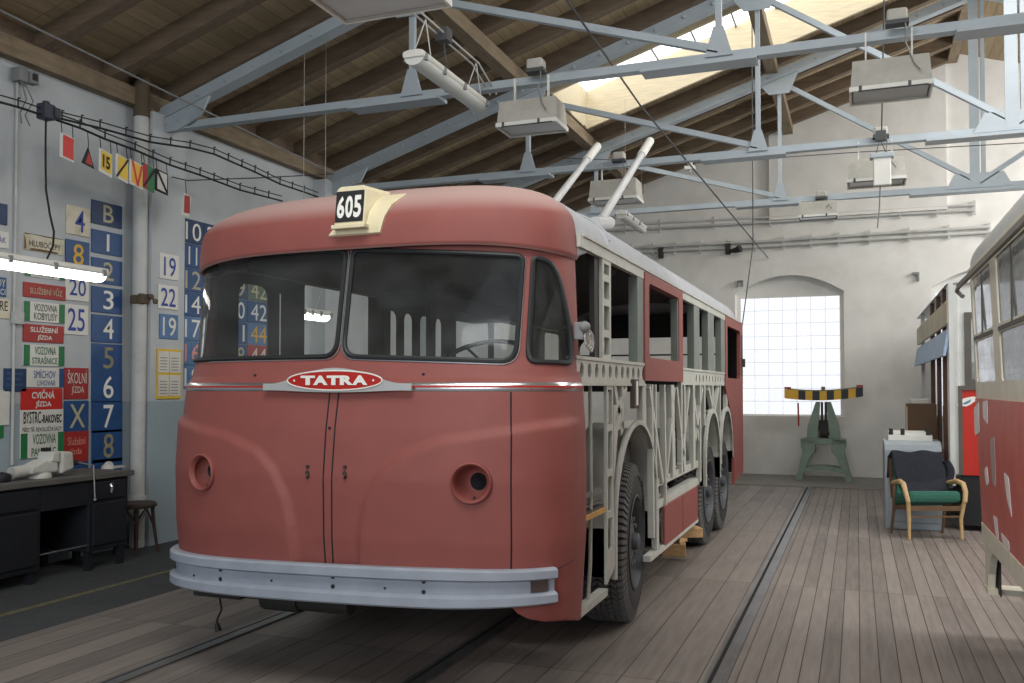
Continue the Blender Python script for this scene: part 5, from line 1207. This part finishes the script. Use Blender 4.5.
bl, br = at(785, 397).x, at(863, 393).x; zb = HT
bm_ = thing('striped_beam', (sx, BY, zb), 'curved beam striped yellow and black lying across the top of the green stand', 'barrier beam')
n = 11; tot = br-bl
def bz(x): f = (x-bl)/tot; return zb+.012+.05*(2*f-1)**2+.035*f
for i in range(n):
    k = M(); x0, x1 = bl+tot*i/n, bl+tot*(i+1)/n
    for j in range(3):
        a, c = x0+(x1-x0)*j/3, x0+(x1-x0)*(j+1)/3
        k.prism([(a, BY-.14, bz(a)), (c, BY-.14, bz(c)), (c, BY-.14, bz(c)+.155), (a, BY-.14, bz(a)+.155)], (0, .24, 0))
    k.build('stripe', 'hazard_yellow' if i % 2 == 1 or i == 0 else 'hazard_black', bm_)
k = M()
for j in range(22):
    a, c = bl+.04+(tot-.08)*j/22, bl+.04+(tot-.08)*(j+1)/22; k.prism([(a, BY-.12, bz(a)+.155), (c, BY-.12, bz(c)+.155), (c, BY-.12, bz(c)+.175), (a, BY-.12, bz(a)+.175)], (0, .2, 0))
k.box((sx, BY-.02, bz(sx)+.2), (.06, .08, .06)); k.build('beam_top', 'beam_top', bm_)
for x in (bl+.05, br-.05):
    k = M(); k.box((x, BY-.03, bz(x)+.18), (.1, .2, .035)); k.build('red_end_block', 'sign_red', bm_)
p = at(798.5, 404); k = M(); k.tube([p+Vector((0, -.1, .02)), at(799, 426)+Vector((0, -.1, 0))], .014, 6); k.build('hanging_rod', 'sign_red', bm_)
# ------------------------------------------------------------------ right side: old tram platform, cabinet, armchair, tram
mat('tram_white', lin(206, 208, 206), .5, var=.05, dirt=lin(176, 178, 176), damt=.4)
mat('tram_cream', lin(228, 222, 204), .5, var=.06, dirt=lin(206, 198, 176), damt=.5)
mat('tram_red', lin(186, 42, 30), .4, var=.06, scale=5)
mat('tram_worn_red', lin(204, 96, 84), .45, var=.1, scale=5, dirt=lin(212, 132, 124), damt=.6, dscale=3)
mat('filler_glint_white', lin(240, 230, 230), .7, var=.06)
mat('filler_grey', lin(186, 158, 154), .7, var=.08)
mat('board_cream', lin(200, 192, 166), .7, var=.12, scale=4, dirt=lin(168, 158, 130), damt=.5)
mat('board_blue', lin(160, 184, 212), .6, var=.12, scale=4, dirt=lin(170, 186, 206), damt=.5)
mat('brown_post', lin(96, 66, 48), .6, var=.15)
mat('window_frame', lin(88, 84, 78), .6, var=.1)
glass('tram_glass', (.84, .88, .9), 1.0, .5)  # heavy haze: dust, plus the pale reflections of the panes put into the colour
TX, TY = .93, 10.95
ot = thing('old_tram', (1.9, 13.4, 0), 'old white and red tram standing behind the front tram, its side open with hanging boards', 'tram')
zd0, zd1 = px(962, 475, Y=TY).z, px(962, 389, Y=TY).z
pl_ = px(962, 300, Y=TY).x
TXR = 2.9; ZTOP = px(958, 284, Y=TY).z
k = M(); k.span((TX, TY, zd0), (pl_-.03, TY+.1, ZTOP)); k.build('corner_post', 'tram_white', ot, bevel=.012)
k = M(); k.span((pl_-.03, TY, zd0), (TXR, TY+.05, zd1)); k.build('dash_panel', 'tram_red', ot)
k = M(); k.span((pl_-.05, TY-.015, zd1-.01), (TXR, TY+.03, zd1+.035)); k.span((pl_-.05, TY-.012, zd0), (pl_-.01, TY+.03, zd1)); k.build('dash_trim', 'window_frame', ot)
wz0, wz1 = px(968, 384, Y=TY).z, px(968, 314, Y=TY).z
k = M(); k.plate([(pl_-.03, zd1), (TXR, zd1), (TXR, ZTOP), (pl_-.03, ZTOP)], [[(pl_+.08, wz0+.04), (pl_+.5, wz0+.04), (pl_+.5, wz1-.04), (pl_+.08, wz1-.04)], [(pl_+.65, wz0+.04), (pl_+1.2, wz0+.04), (pl_+1.2, wz1-.04), (pl_+.65, wz1-.04)]], lambda x, z: (x, TY+.02, z), (0, .05, 0)); k.build('end_wall', 'tram_white', ot)
k = M(); k.plate([(pl_+.02, wz0-.02), (pl_+.56, wz0-.02), (pl_+.56, wz1+.02), (pl_+.02, wz1+.02)], [[(pl_+.085, wz0+.05), (pl_+.5, wz0+.05), (pl_+.5, wz1-.05), (pl_+.085, wz1-.05)]], lambda x, z: (x, TY-.005, z), (0, .04, 0)); wfm = k.build('end_window_frame', 'window_frame', ot)
k = M(); k.span((pl_+.085, TY+.01, wz0+.05), (pl_+.5, TY+.015, wz1-.05)); k.build('pane', 'tram_glass', wfm)
zn = px(970, 371, Y=TY).z
k = M(); k.span((pl_+.09, TY+.03, wz0+.05), (pl_+.3, TY+.035, zn+.1)); nt_ = k.build('notice', 'paper', ot)
k = M(); write(k, 'M', pl_+.1, zn-.02, pl_+.17, zn+.06, lambda x, z: (x, TY+.026, z), .03); k.build('notice_lettering', 'sign_red', nt_)
pst = px(966, 401, Y=TY-.004)
k = M(); k.plate([(-.1, -.05), (-.07, -.01), (-.02, .03), (.07, .05), (.1, .04), (.09, -.0), (.04, -.04), (.0, -.06)], [], lambda a, c: (pst.x+a, TY-.006, pst.z+c)); sk = k.build('sticker', 'paint_white', ot)
k = M(); k.plate([(-.04, -.03), (.05, .02), (.04, -.01), (.0, -.035)], [], lambda a, c: (pst.x+a, TY-.009, pst.z+c)); k.build('sticker_print', 'enamel_pale_blue', sk)
k = M()
YT = 16.3
k.prism([(TX-.02, TY-.02, ZTOP), (TXR, TY-.02, ZTOP), (TXR-.2, TY-.02, ZTOP+.16), (TX+.25, TY-.02, ZTOP+.14)], (0, YT-TY, 0)); k.build('roof', 'tram_white', ot, bevel=.02)
bt = px(948, 300, X=TX).z; bb = px(948, 324, X=TX).z; ct = px(948, 329, X=TX).z; cb = px(948, 356, X=TX).z
yb0 = px(948.5, 320, X=TX).y; yb1 = 16.1
k = M(); k.span((TX-.015, yb0, bb), (TX+.015, yb1, bt)); k.build('cream_board', 'board_cream', ot)
k = M(); k.prism([(TX-.06, yb0, cb), (TX-.03, yb0, cb), (TX+.02, yb0, ct), (TX-.01, yb0, ct)], (0, yb1-yb0, 0)); k.build('blue_board', 'board_blue', ot)
for u in (949, 943, 937, 931, 921.5):
    y = px(u, 380, X=TX).y
    k = M(); k.span((TX, y-.04, .5), (TX+.05, y+.04, ZTOP)); k.build('side_post', 'brown_post' if u not in (949, 921.5) else 'tram_white', ot)
k = M(); k.span((TX, TY+.1, .45), (TX+.05, YT, .62)); k.build('side_sill', 'window_frame', ot)
k = M(); k.span((TXR-.05, TY+.05, .5), (TXR, YT, ZTOP)); k.build('far_side', 'tram_cream', ot)
k = M(); k.span((TX+.02, TY+.05, .5), (TXR, YT, .56)); k.build('floor', 'brown_post', ot)
k = M(); k.span((TX+.15, TY+.3, .1), (TXR-.2, YT-.3, .45)); k.build('undercarriage', 'ink', ot)
k = M(); k.span((TX+.12, TY+.02, .06), (TXR, TY+.08, zd0-.0)); k.build('under_shade', 'ink', ot)  # black sheet painting the shade below the tram body
k = M(); k.span((TX+.35, TY+.5, .56), (TX+.8, 15.6, .62)); k.span((TX+.35, TY+.5, 1.0), (TX+.8, 15.6, 1.05)); k.span((TX+.35, TY+.5, 1.4), (TX+.8, 15.6, 1.44)); k.build('inner_shelf', 'tram_white', ot)
colz = ['paper', 'brown_post', 'sign_red', 'mid_grey', 'board_blue', 'tram_cream', 'dark_grey']
for i in range(14):
    y = TY+.6+.35*i; z = (.62, 1.05, 1.44)[i % 3]; hh = .15+.12*((i*7) % 3)/2
    k = M(); k.span((TX+.37, y, z), (TX+.6, y+.22, z+hh)); o = k.build('storage_box', colz[i % 7], None, bevel=.004); tag(o, 'small box on the shelves seen through the open side of the old tram', 'box', 'boxes inside the old tram')
p0 = px(907, 442, X=.75); p1 = px(935, 404, X=.75)
yb = px(918, 440, X=.8).y
# grey cabinet and the things on it
mat('cabinet_grey', lin(142, 150, 156), .38, .15, var=.06, dirt=lin(120, 128, 134), damt=.5)
CX0, CX1, CY0, CY1 = .27, .85, 10.82, 11.4; CZ = px(887, 441, Y=10.82).z
cbn = thing('metal_cabinet', ((CX0+CX1)/2, (CY0+CY1)/2, 0), 'rounded grey sheet metal cabinet behind the armchair', 'cabinet')
k = M(); k.prism([(CX0, CY0, 0), (CX0, CY0, CZ-.1), (CX0, CY0+.02, CZ-.04), (CX0, CY0+.08, CZ), (CX0, CY1, CZ), (CX0, CY1, 0)], (CX1-CX0, 0, 0)); k.build('body', 'cabinet_grey', cbn, bevel=.012)
k = M(); k.span((CX0+.04, CY0-.008, .08), (CX1-.04, CY0+.004, CZ-.16)); dr = k.build('door', 'cabinet_grey', cbn, bevel=.01)
k = M(); k.span((CX0+.02, CY0+.02, 0), (CX1-.02, CY0+.1, .05)); k.build('plinth', 'mid_grey', cbn)
k = M(); k.span((CX0+.05, CY0+.16, CZ), (CX0+.5, CY0+.46, CZ+.06)); k.prism([(CX0+.08, CY0+.2, CZ+.06), (CX0+.46, CY0+.2, CZ+.06), (CX0+.5, CY0+.44, CZ+.1), (CX0+.05, CY0+.44, CZ+.1)], (0, .02, .0)); tr_ = k.build('metal_tray', 'lamp_white', None, bevel=.004); tag(tr_, 'white metal lamp tray lying on top of the grey cabinet', 'tray')
for dx_, dy_ in ((.08, .2), (.2, .2), (.46, .2), (.46, .4)):
    k = M(); k.tube([(CX0+dx_, CY0+dy_, CZ+.06), (CX0+dx_, CY0+dy_, CZ+.13)], .022, 8); k.build('bolt', 'frame_dark', tr_)
yc0 = 12.2
q0 = px(908, 442, Y=yc0); q1 = px(934, 404, Y=yc0)
k = M(); k.span((q0.x, yc0, 0), (TX-.02, yc0+.5, q1.z)); bc = k.build('wooden_cabinet', 'brown_box', None, bevel=.006); tag(bc, 'brown wooden cabinet standing behind the grey metal cabinet', 'cabinet')
k = M(); k.span((q0.x-.008, yc0+.03, .1), (q0.x, yc0+.47, q1.z-.04)); k.build('side_panel', 'oak_well', bc)
k = M(); k.box((TX-.2, yc0+.25, q1.z+.03), (.22, .2, .06)); tag(k.build('paper_parcel', 'paper', None, bevel=.01), 'pale parcel lying on the brown wooden cabinet', 'parcel')
# armchair, facing the camera side
mat('chair_wood', lin(190, 160, 114), .45, var=.12, scale=8, stretch=(4, 1, 4))
mat('chair_dark_wood', lin(104, 80, 56), .5, var=.12)
mat('cushion_green', lin(44, 96, 82), .9, var=.12, scale=30, bump=.2)
mat('jacket_navy', lin(31, 34, 44), .9, var=.18, scale=22, bump=.3)
ch = thing('armchair', (0, 0, 0), 'low wooden armchair with green cushions beside the grey cabinet', 'armchair')
hw = .31
for s in (-1, 1):
    k = M(); k.tube([(s*hw, -.36, .41), (s*(hw+.02), -.33, .52), (s*(hw+.02), -.26, .60), (s*(hw+.01), -.1, .62), (s*hw, .2, .58)], [.026, .028, .03, .028, .022], 8); k.build('armrest', 'chair_wood', ch, smooth=True)
    k = M(); k.tube([(s*hw, -.35, .43), (s*(hw-.025), -.3, .22), (s*(hw-.02), -.32, 0.005)], [.024, .022, .017], 8); k.build('leg', 'chair_wood', ch, smooth=True)
    k = M(); k.tube([(s*hw*.95, .2, .6), (s*hw*.93, .22, .3), (s*hw*.95, .32, 0.005)], [.02, .02, .016], 8); k.build('leg', 'chair_dark_wood', ch, smooth=True)
    k = M(); k.bar((s*(hw-.03), -.33, .36), (s*(hw-.03), .24, .3), .025, .05); k.build('side_rail', 'chair_dark_wood', ch)
k = M(); k.bar((-hw, -.31, .34), (hw, -.31, .34), .03, .05); k.bar((-hw+.02, -.3, .25), (hw-.02, -.3, .25), .02, .02); k.build('front_rail', 'chair_dark_wood', ch)
k = M(); k.box((0, -.02, .425), (.58, .62, .13), Matrix.Rotation(R(8), 3, 'X').inverted()); cs = k.build('seat_cushion', 'cushion_green', ch, bevel=.045)
k = M(); k.box((0, .25, .65), (.56, .12, .5), Matrix.Rotation(R(-16), 3, 'X')); k.build('back_cushion', 'cushion_green', ch, bevel=.045)
k = M(); k.bar((-hw+.03, .3, .4), (-hw+.03, .4, .84), .03, .04); k.bar((hw-.03, .3, .4), (hw-.03, .4, .84), .03, .04); k.bar((-hw+.03, .39, .82), (hw-.03, .39, .82), .03, .04); k.build('back_frame', 'chair_dark_wood', ch)
ftl, ftr = px(912, 540, Z=0), px(960, 540, Z=0); mid = (ftl+ftr)/2; ang = math.atan2(ftr.y-ftl.y, ftr.x-ftl.x)
cs_ = (ftr-ftl).length/.58
dv = Matrix.Rotation(ang, 3, 'Z') @ Vector((0, .22, 0)); ch.location = (mid.x+dv.x, mid.y+dv.y, 0); ch.rotation_euler = (0, 0, ang)
# jacket thrown over the back
def jk(a, t):
    x = -.33+.64*a+.02*math.sin(7*t+3*a)
    x = -.31+.6*a+.012*math.sin(7*t+3*a)
    if t < .2: y, z = .40-.02*t/.2, .62+.27*t/.2
    else:
        f = (t-.2)/.8; y = .30-.13*f-.32*max(0, f-.72); z = .91-.44*f*(1-.1*max(0, a-.55))-.05*(1-a)*f
        y += -.03*math.sin(9*a+3*f)*f*.7-.03; x += .2*f*f*max(0, .75-a)-.02*f*a
    return Vector((x, y, z+.012*math.sin(11*a+5*t)))
ch.scale = (.93, .68, .94)
jr = ch.location
k = M(); k.grid(jk, 24, 30); j = k.build('jacket', 'jacket_navy', None, smooth=True); tag(j, 'dark navy jacket thrown over the back of the green armchair', 'jacket')
md = j.modifiers.new('thick', 'SOLIDIFY'); md.thickness = .025; md.offset = 1
k = M(); k.grid(lambda a, t: Vector((.31+.05*t+.03*math.sin(5*t), .22-.02*t+.05*math.cos(2*PI*a)*(1-.2*t), .82-.3*t))+Vector((.05*math.sin(2*PI*a), 0, 0)), 12, 8, True); k.build('sleeve', 'jacket_navy', j, smooth=True)
j.location = ch.location; j.rotation_euler = ch.rotation_euler; j.scale = ch.scale
k = M(); k.box((.03, -.34, .32), (.16, .01, .05)); k.build('frame_label', 'paint_white', ch)

# the near tram at the right edge
NX = .755; NY = 6.45
nt2 = thing('tram', (1.9, 2.5, 0), 'worn red and cream tram cut off by the right edge of the photo', 'tram')
zg = 2.285; zw0, zw1 = 1.585, 2.22; zmid = px(985, 337, X=NX).z
def tx(z): return NX-.045*(z-.3)/1.2
def TS(y, z): return (tx(z), y, z)
yS = [NY-.09]
w1 = (5.56, 6.38); w2 = (4.42, 5.33); w3 = (3.4, 4.2)
zlow = px(985, 387, X=NX-.05).z
holes = []
for a, c in (w1, w2, w3): holes += [rrect(a, zlow+.03, c, zmid-.03, .03), rrect(a, zmid+.015, c, zg-.045, .02)]
k = M(); k.plate([(-1.5, 1.475), (NY, 1.475), (NY, zg), (-1.5, zg)], holes, TS, (.022, 0, 0), step=.2); k.build('window_band', 'tram_cream', nt2, smooth=True)
k = M(); k.plate([(-1.5, .62), (NY, .70), (NY, 1.485), (-1.5, 1.485)], [], lambda y, z: (tx(z)-.02+.02*((z-1.1)/.5)**2, y, z), (.03, 0, 0), step=.15); bodyp = k.build('side_panel', 'tram_worn_red', nt2, smooth=True)
def blotch(pts, m_, nm_='filler_glint_patch'):
    P = [px(u, v, X=NX-.016) for u, v in pts]; k = M(); q = rpoly([(p.y, p.z) for p in P], .03, 4); k.plate(q, [], lambda y, z: (tx(z)-.0235+.02*((z-1.1)/.5)**2, y, z), (.002, 0, 0), step=.05); k.build(nm_, m_, bodyp)
blotch(((981, 408), (986, 402), (987, 432), (982, 436)), 'filler_glint_white'); blotch(((991, 470), (994, 466), (995, 484), (992, 486)), 'filler_glint_white'); blotch(((998, 440), (1003, 436), (1003, 488), (999, 484)), 'filler_grey'); blotch(((1012, 472), (1017, 478), (1018, 520), (1014, 500)), 'filler_glint_white'); blotch(((997, 515), (1001, 518), (1001, 540), (998, 538)), 'filler_glint_white'); blotch(((1004, 532), (1012, 542), (1012, 552), (1005, 548)), 'filler_glint_white'); blotch(((990, 402), (995, 400), (996, 425), (991, 418)), 'filler_glint_white')  # white patches near the top paint reflections, the others are filler
k = M(); zc0 = px(986, 522, X=NX).z; zc1 = px(986, 540, X=NX).z; k.plate([(-1.5, zc1-.01), (NY, zc1), (NY, zc0), (-1.5, zc0-.02)], [], lambda y, z: (tx(z)-.012, y, z), (.04, 0, 0)); k.build('skirt_band', 'tram_cream', nt2)
k = M(); k.plate([(5.2, zc1), (NY, zc1), (NY, .285), (6.33, .285), (6.3, .4), (6.2, .52), (6.0, .6), (5.2, .6)], [], lambda y, z: (NX-.008, y, z), (.04, 0, 0)); k.span((NX-.012, 6.3, .275), (NX+.3, NY, .31)); k.build('skirt_corner', 'tram_cream', nt2)
k = M(); k.span((NX+.045, 6.2, .285), (NX+.05, NY-.02, .62)); k.build('skirt_lining', 'ink', nt2)
for a, c in (w1, w2, w3):
    k = M(); k.add([TS(a, zlow), TS(c, zlow), TS(c, zg-.03), TS(a, zg-.03)], [(0, 1, 2, 3)]); 
    for i in range(len(k.v)): k.v[i] = k.v[i]+Vector((.008, 0, 0))
    pn = k.build('window_pane', 'tram_glass', nt2)
    k = M(); k.span((tx(zmid)-.004, a-.01, zmid-.022), (tx(zmid)+.015, c+.01, zmid+.0)); k.build('sash_rail', 'window_frame', pn)
    k = M(); k.span((tx(2.1)+.002, (a+c)/2-.01, zmid), (tx(2.1)+.012, (a+c)/2+.012, zg-.04)); k.build('sash_divider', 'window_frame', pn)
    mat('cloth_white', lin(226, 228, 232), .9, var=.04)
    k = M(); k.grid(lambda p, q_: Vector((tx(1.75)+.03+.006*math.sin(22*p+3*q_), a-.03+(c-a+.06)*p, zlow-.02+(zmid-zlow)*q_)), 20, 6); cl_ = k.build('paper_cover', 'cloth_white', nt2, smooth=True)
    k = M()
    for i in range(1, 5): k.tube([Vector((tx(1.75)+.021, a+(c-a)*p/6, zlow+(zmid-zlow)*i/5+.004*math.sin(p*2+i))) for p in range(7)], .0025, 4)
    k.build('cover_crease', 'print', cl_)
k = M(); k.grid(lambda a, t: Vector((tx(zg)+1.11-(1.12)*math.copysign(abs(math.cos(PI*a))**.7, math.cos(PI*a)), -1.5+(NY-.1+1.5)*t, zg+.36*abs(math.sin(PI*a))**.8)), 28, 6); rf2 = k.build('roof', 'tram_white', nt2, smooth=True)
k = M(); k.grid(lambda a, t: Vector((tx(zg)+1.11-(1.12*(1-.3*t*t))*math.copysign(abs(math.cos(PI*a))**.7, math.cos(PI*a)), NY-.1+.22*math.sin(t*PI/2), zg+.36*abs(math.sin(PI*a))**.8*(1-t**2.2))), 28, 8); k.build('roof_end', 'tram_white', rf2, smooth=True)
k = M(); k.span((tx(zg)-.012, -1.5, zg-.02), (tx(zg)+.06, NY, zg+.025)); k.build('cornice', 'tram_cream', nt2, bevel=.006)
mat('gutter_dark', lin(140, 136, 128), .6, var=.1)
zr = px(957, 299, X=NX-.12)
k = M(); k.bar((tx(zg)-.04, 1, zg-.055), (tx(zg)-.04, zr.y, zg-.055), .02, .03); k.tube([(tx(zg)-.04, zr.y-.05, zg-.06), (tx(zg)-.04, zr.y+.06, zg-.075), (tx(zg)-.01, zr.y+.0, zg-.12)], .015, 8); k.build('side_rod', 'gutter_dark', nt2)
k = M(); k.plate([(NX+.03, .7), (2.9, .7), (2.9, 2.3), (NX+.06, 2.3)], [rrect(NX+.3, 1.6, 1.5, 2.15, .05), rrect(1.75, 1.6, 2.75, 2.15, .05)], lambda x, z: (x, NY-.03, z), (0, -.04, 0)); k.build('end_wall', 'tram_cream', nt2)
k = M(); k.span((2.85, -1.5, .7), (2.9, NY-.03, zg)); k.build('far_side', 'tram_cream', nt2)
k = M(); k.span((NX+.05, -1.5, .72), (2.85, NY-.05, .78)); k.build('floor', 'frame_dark', nt2)
k = M(); k.span((NX+.3, 3.0, .25), (2.6, 6.0, .6)); k.build('bogie', 'ink', nt2)
for y in (5.6, 3.6):
    k = M(); k.tube([(NX+.32, y, .33), (NX+.44, y, .33)], .33, 28); k.build('rail_wheel', 'frame_dark', nt2)
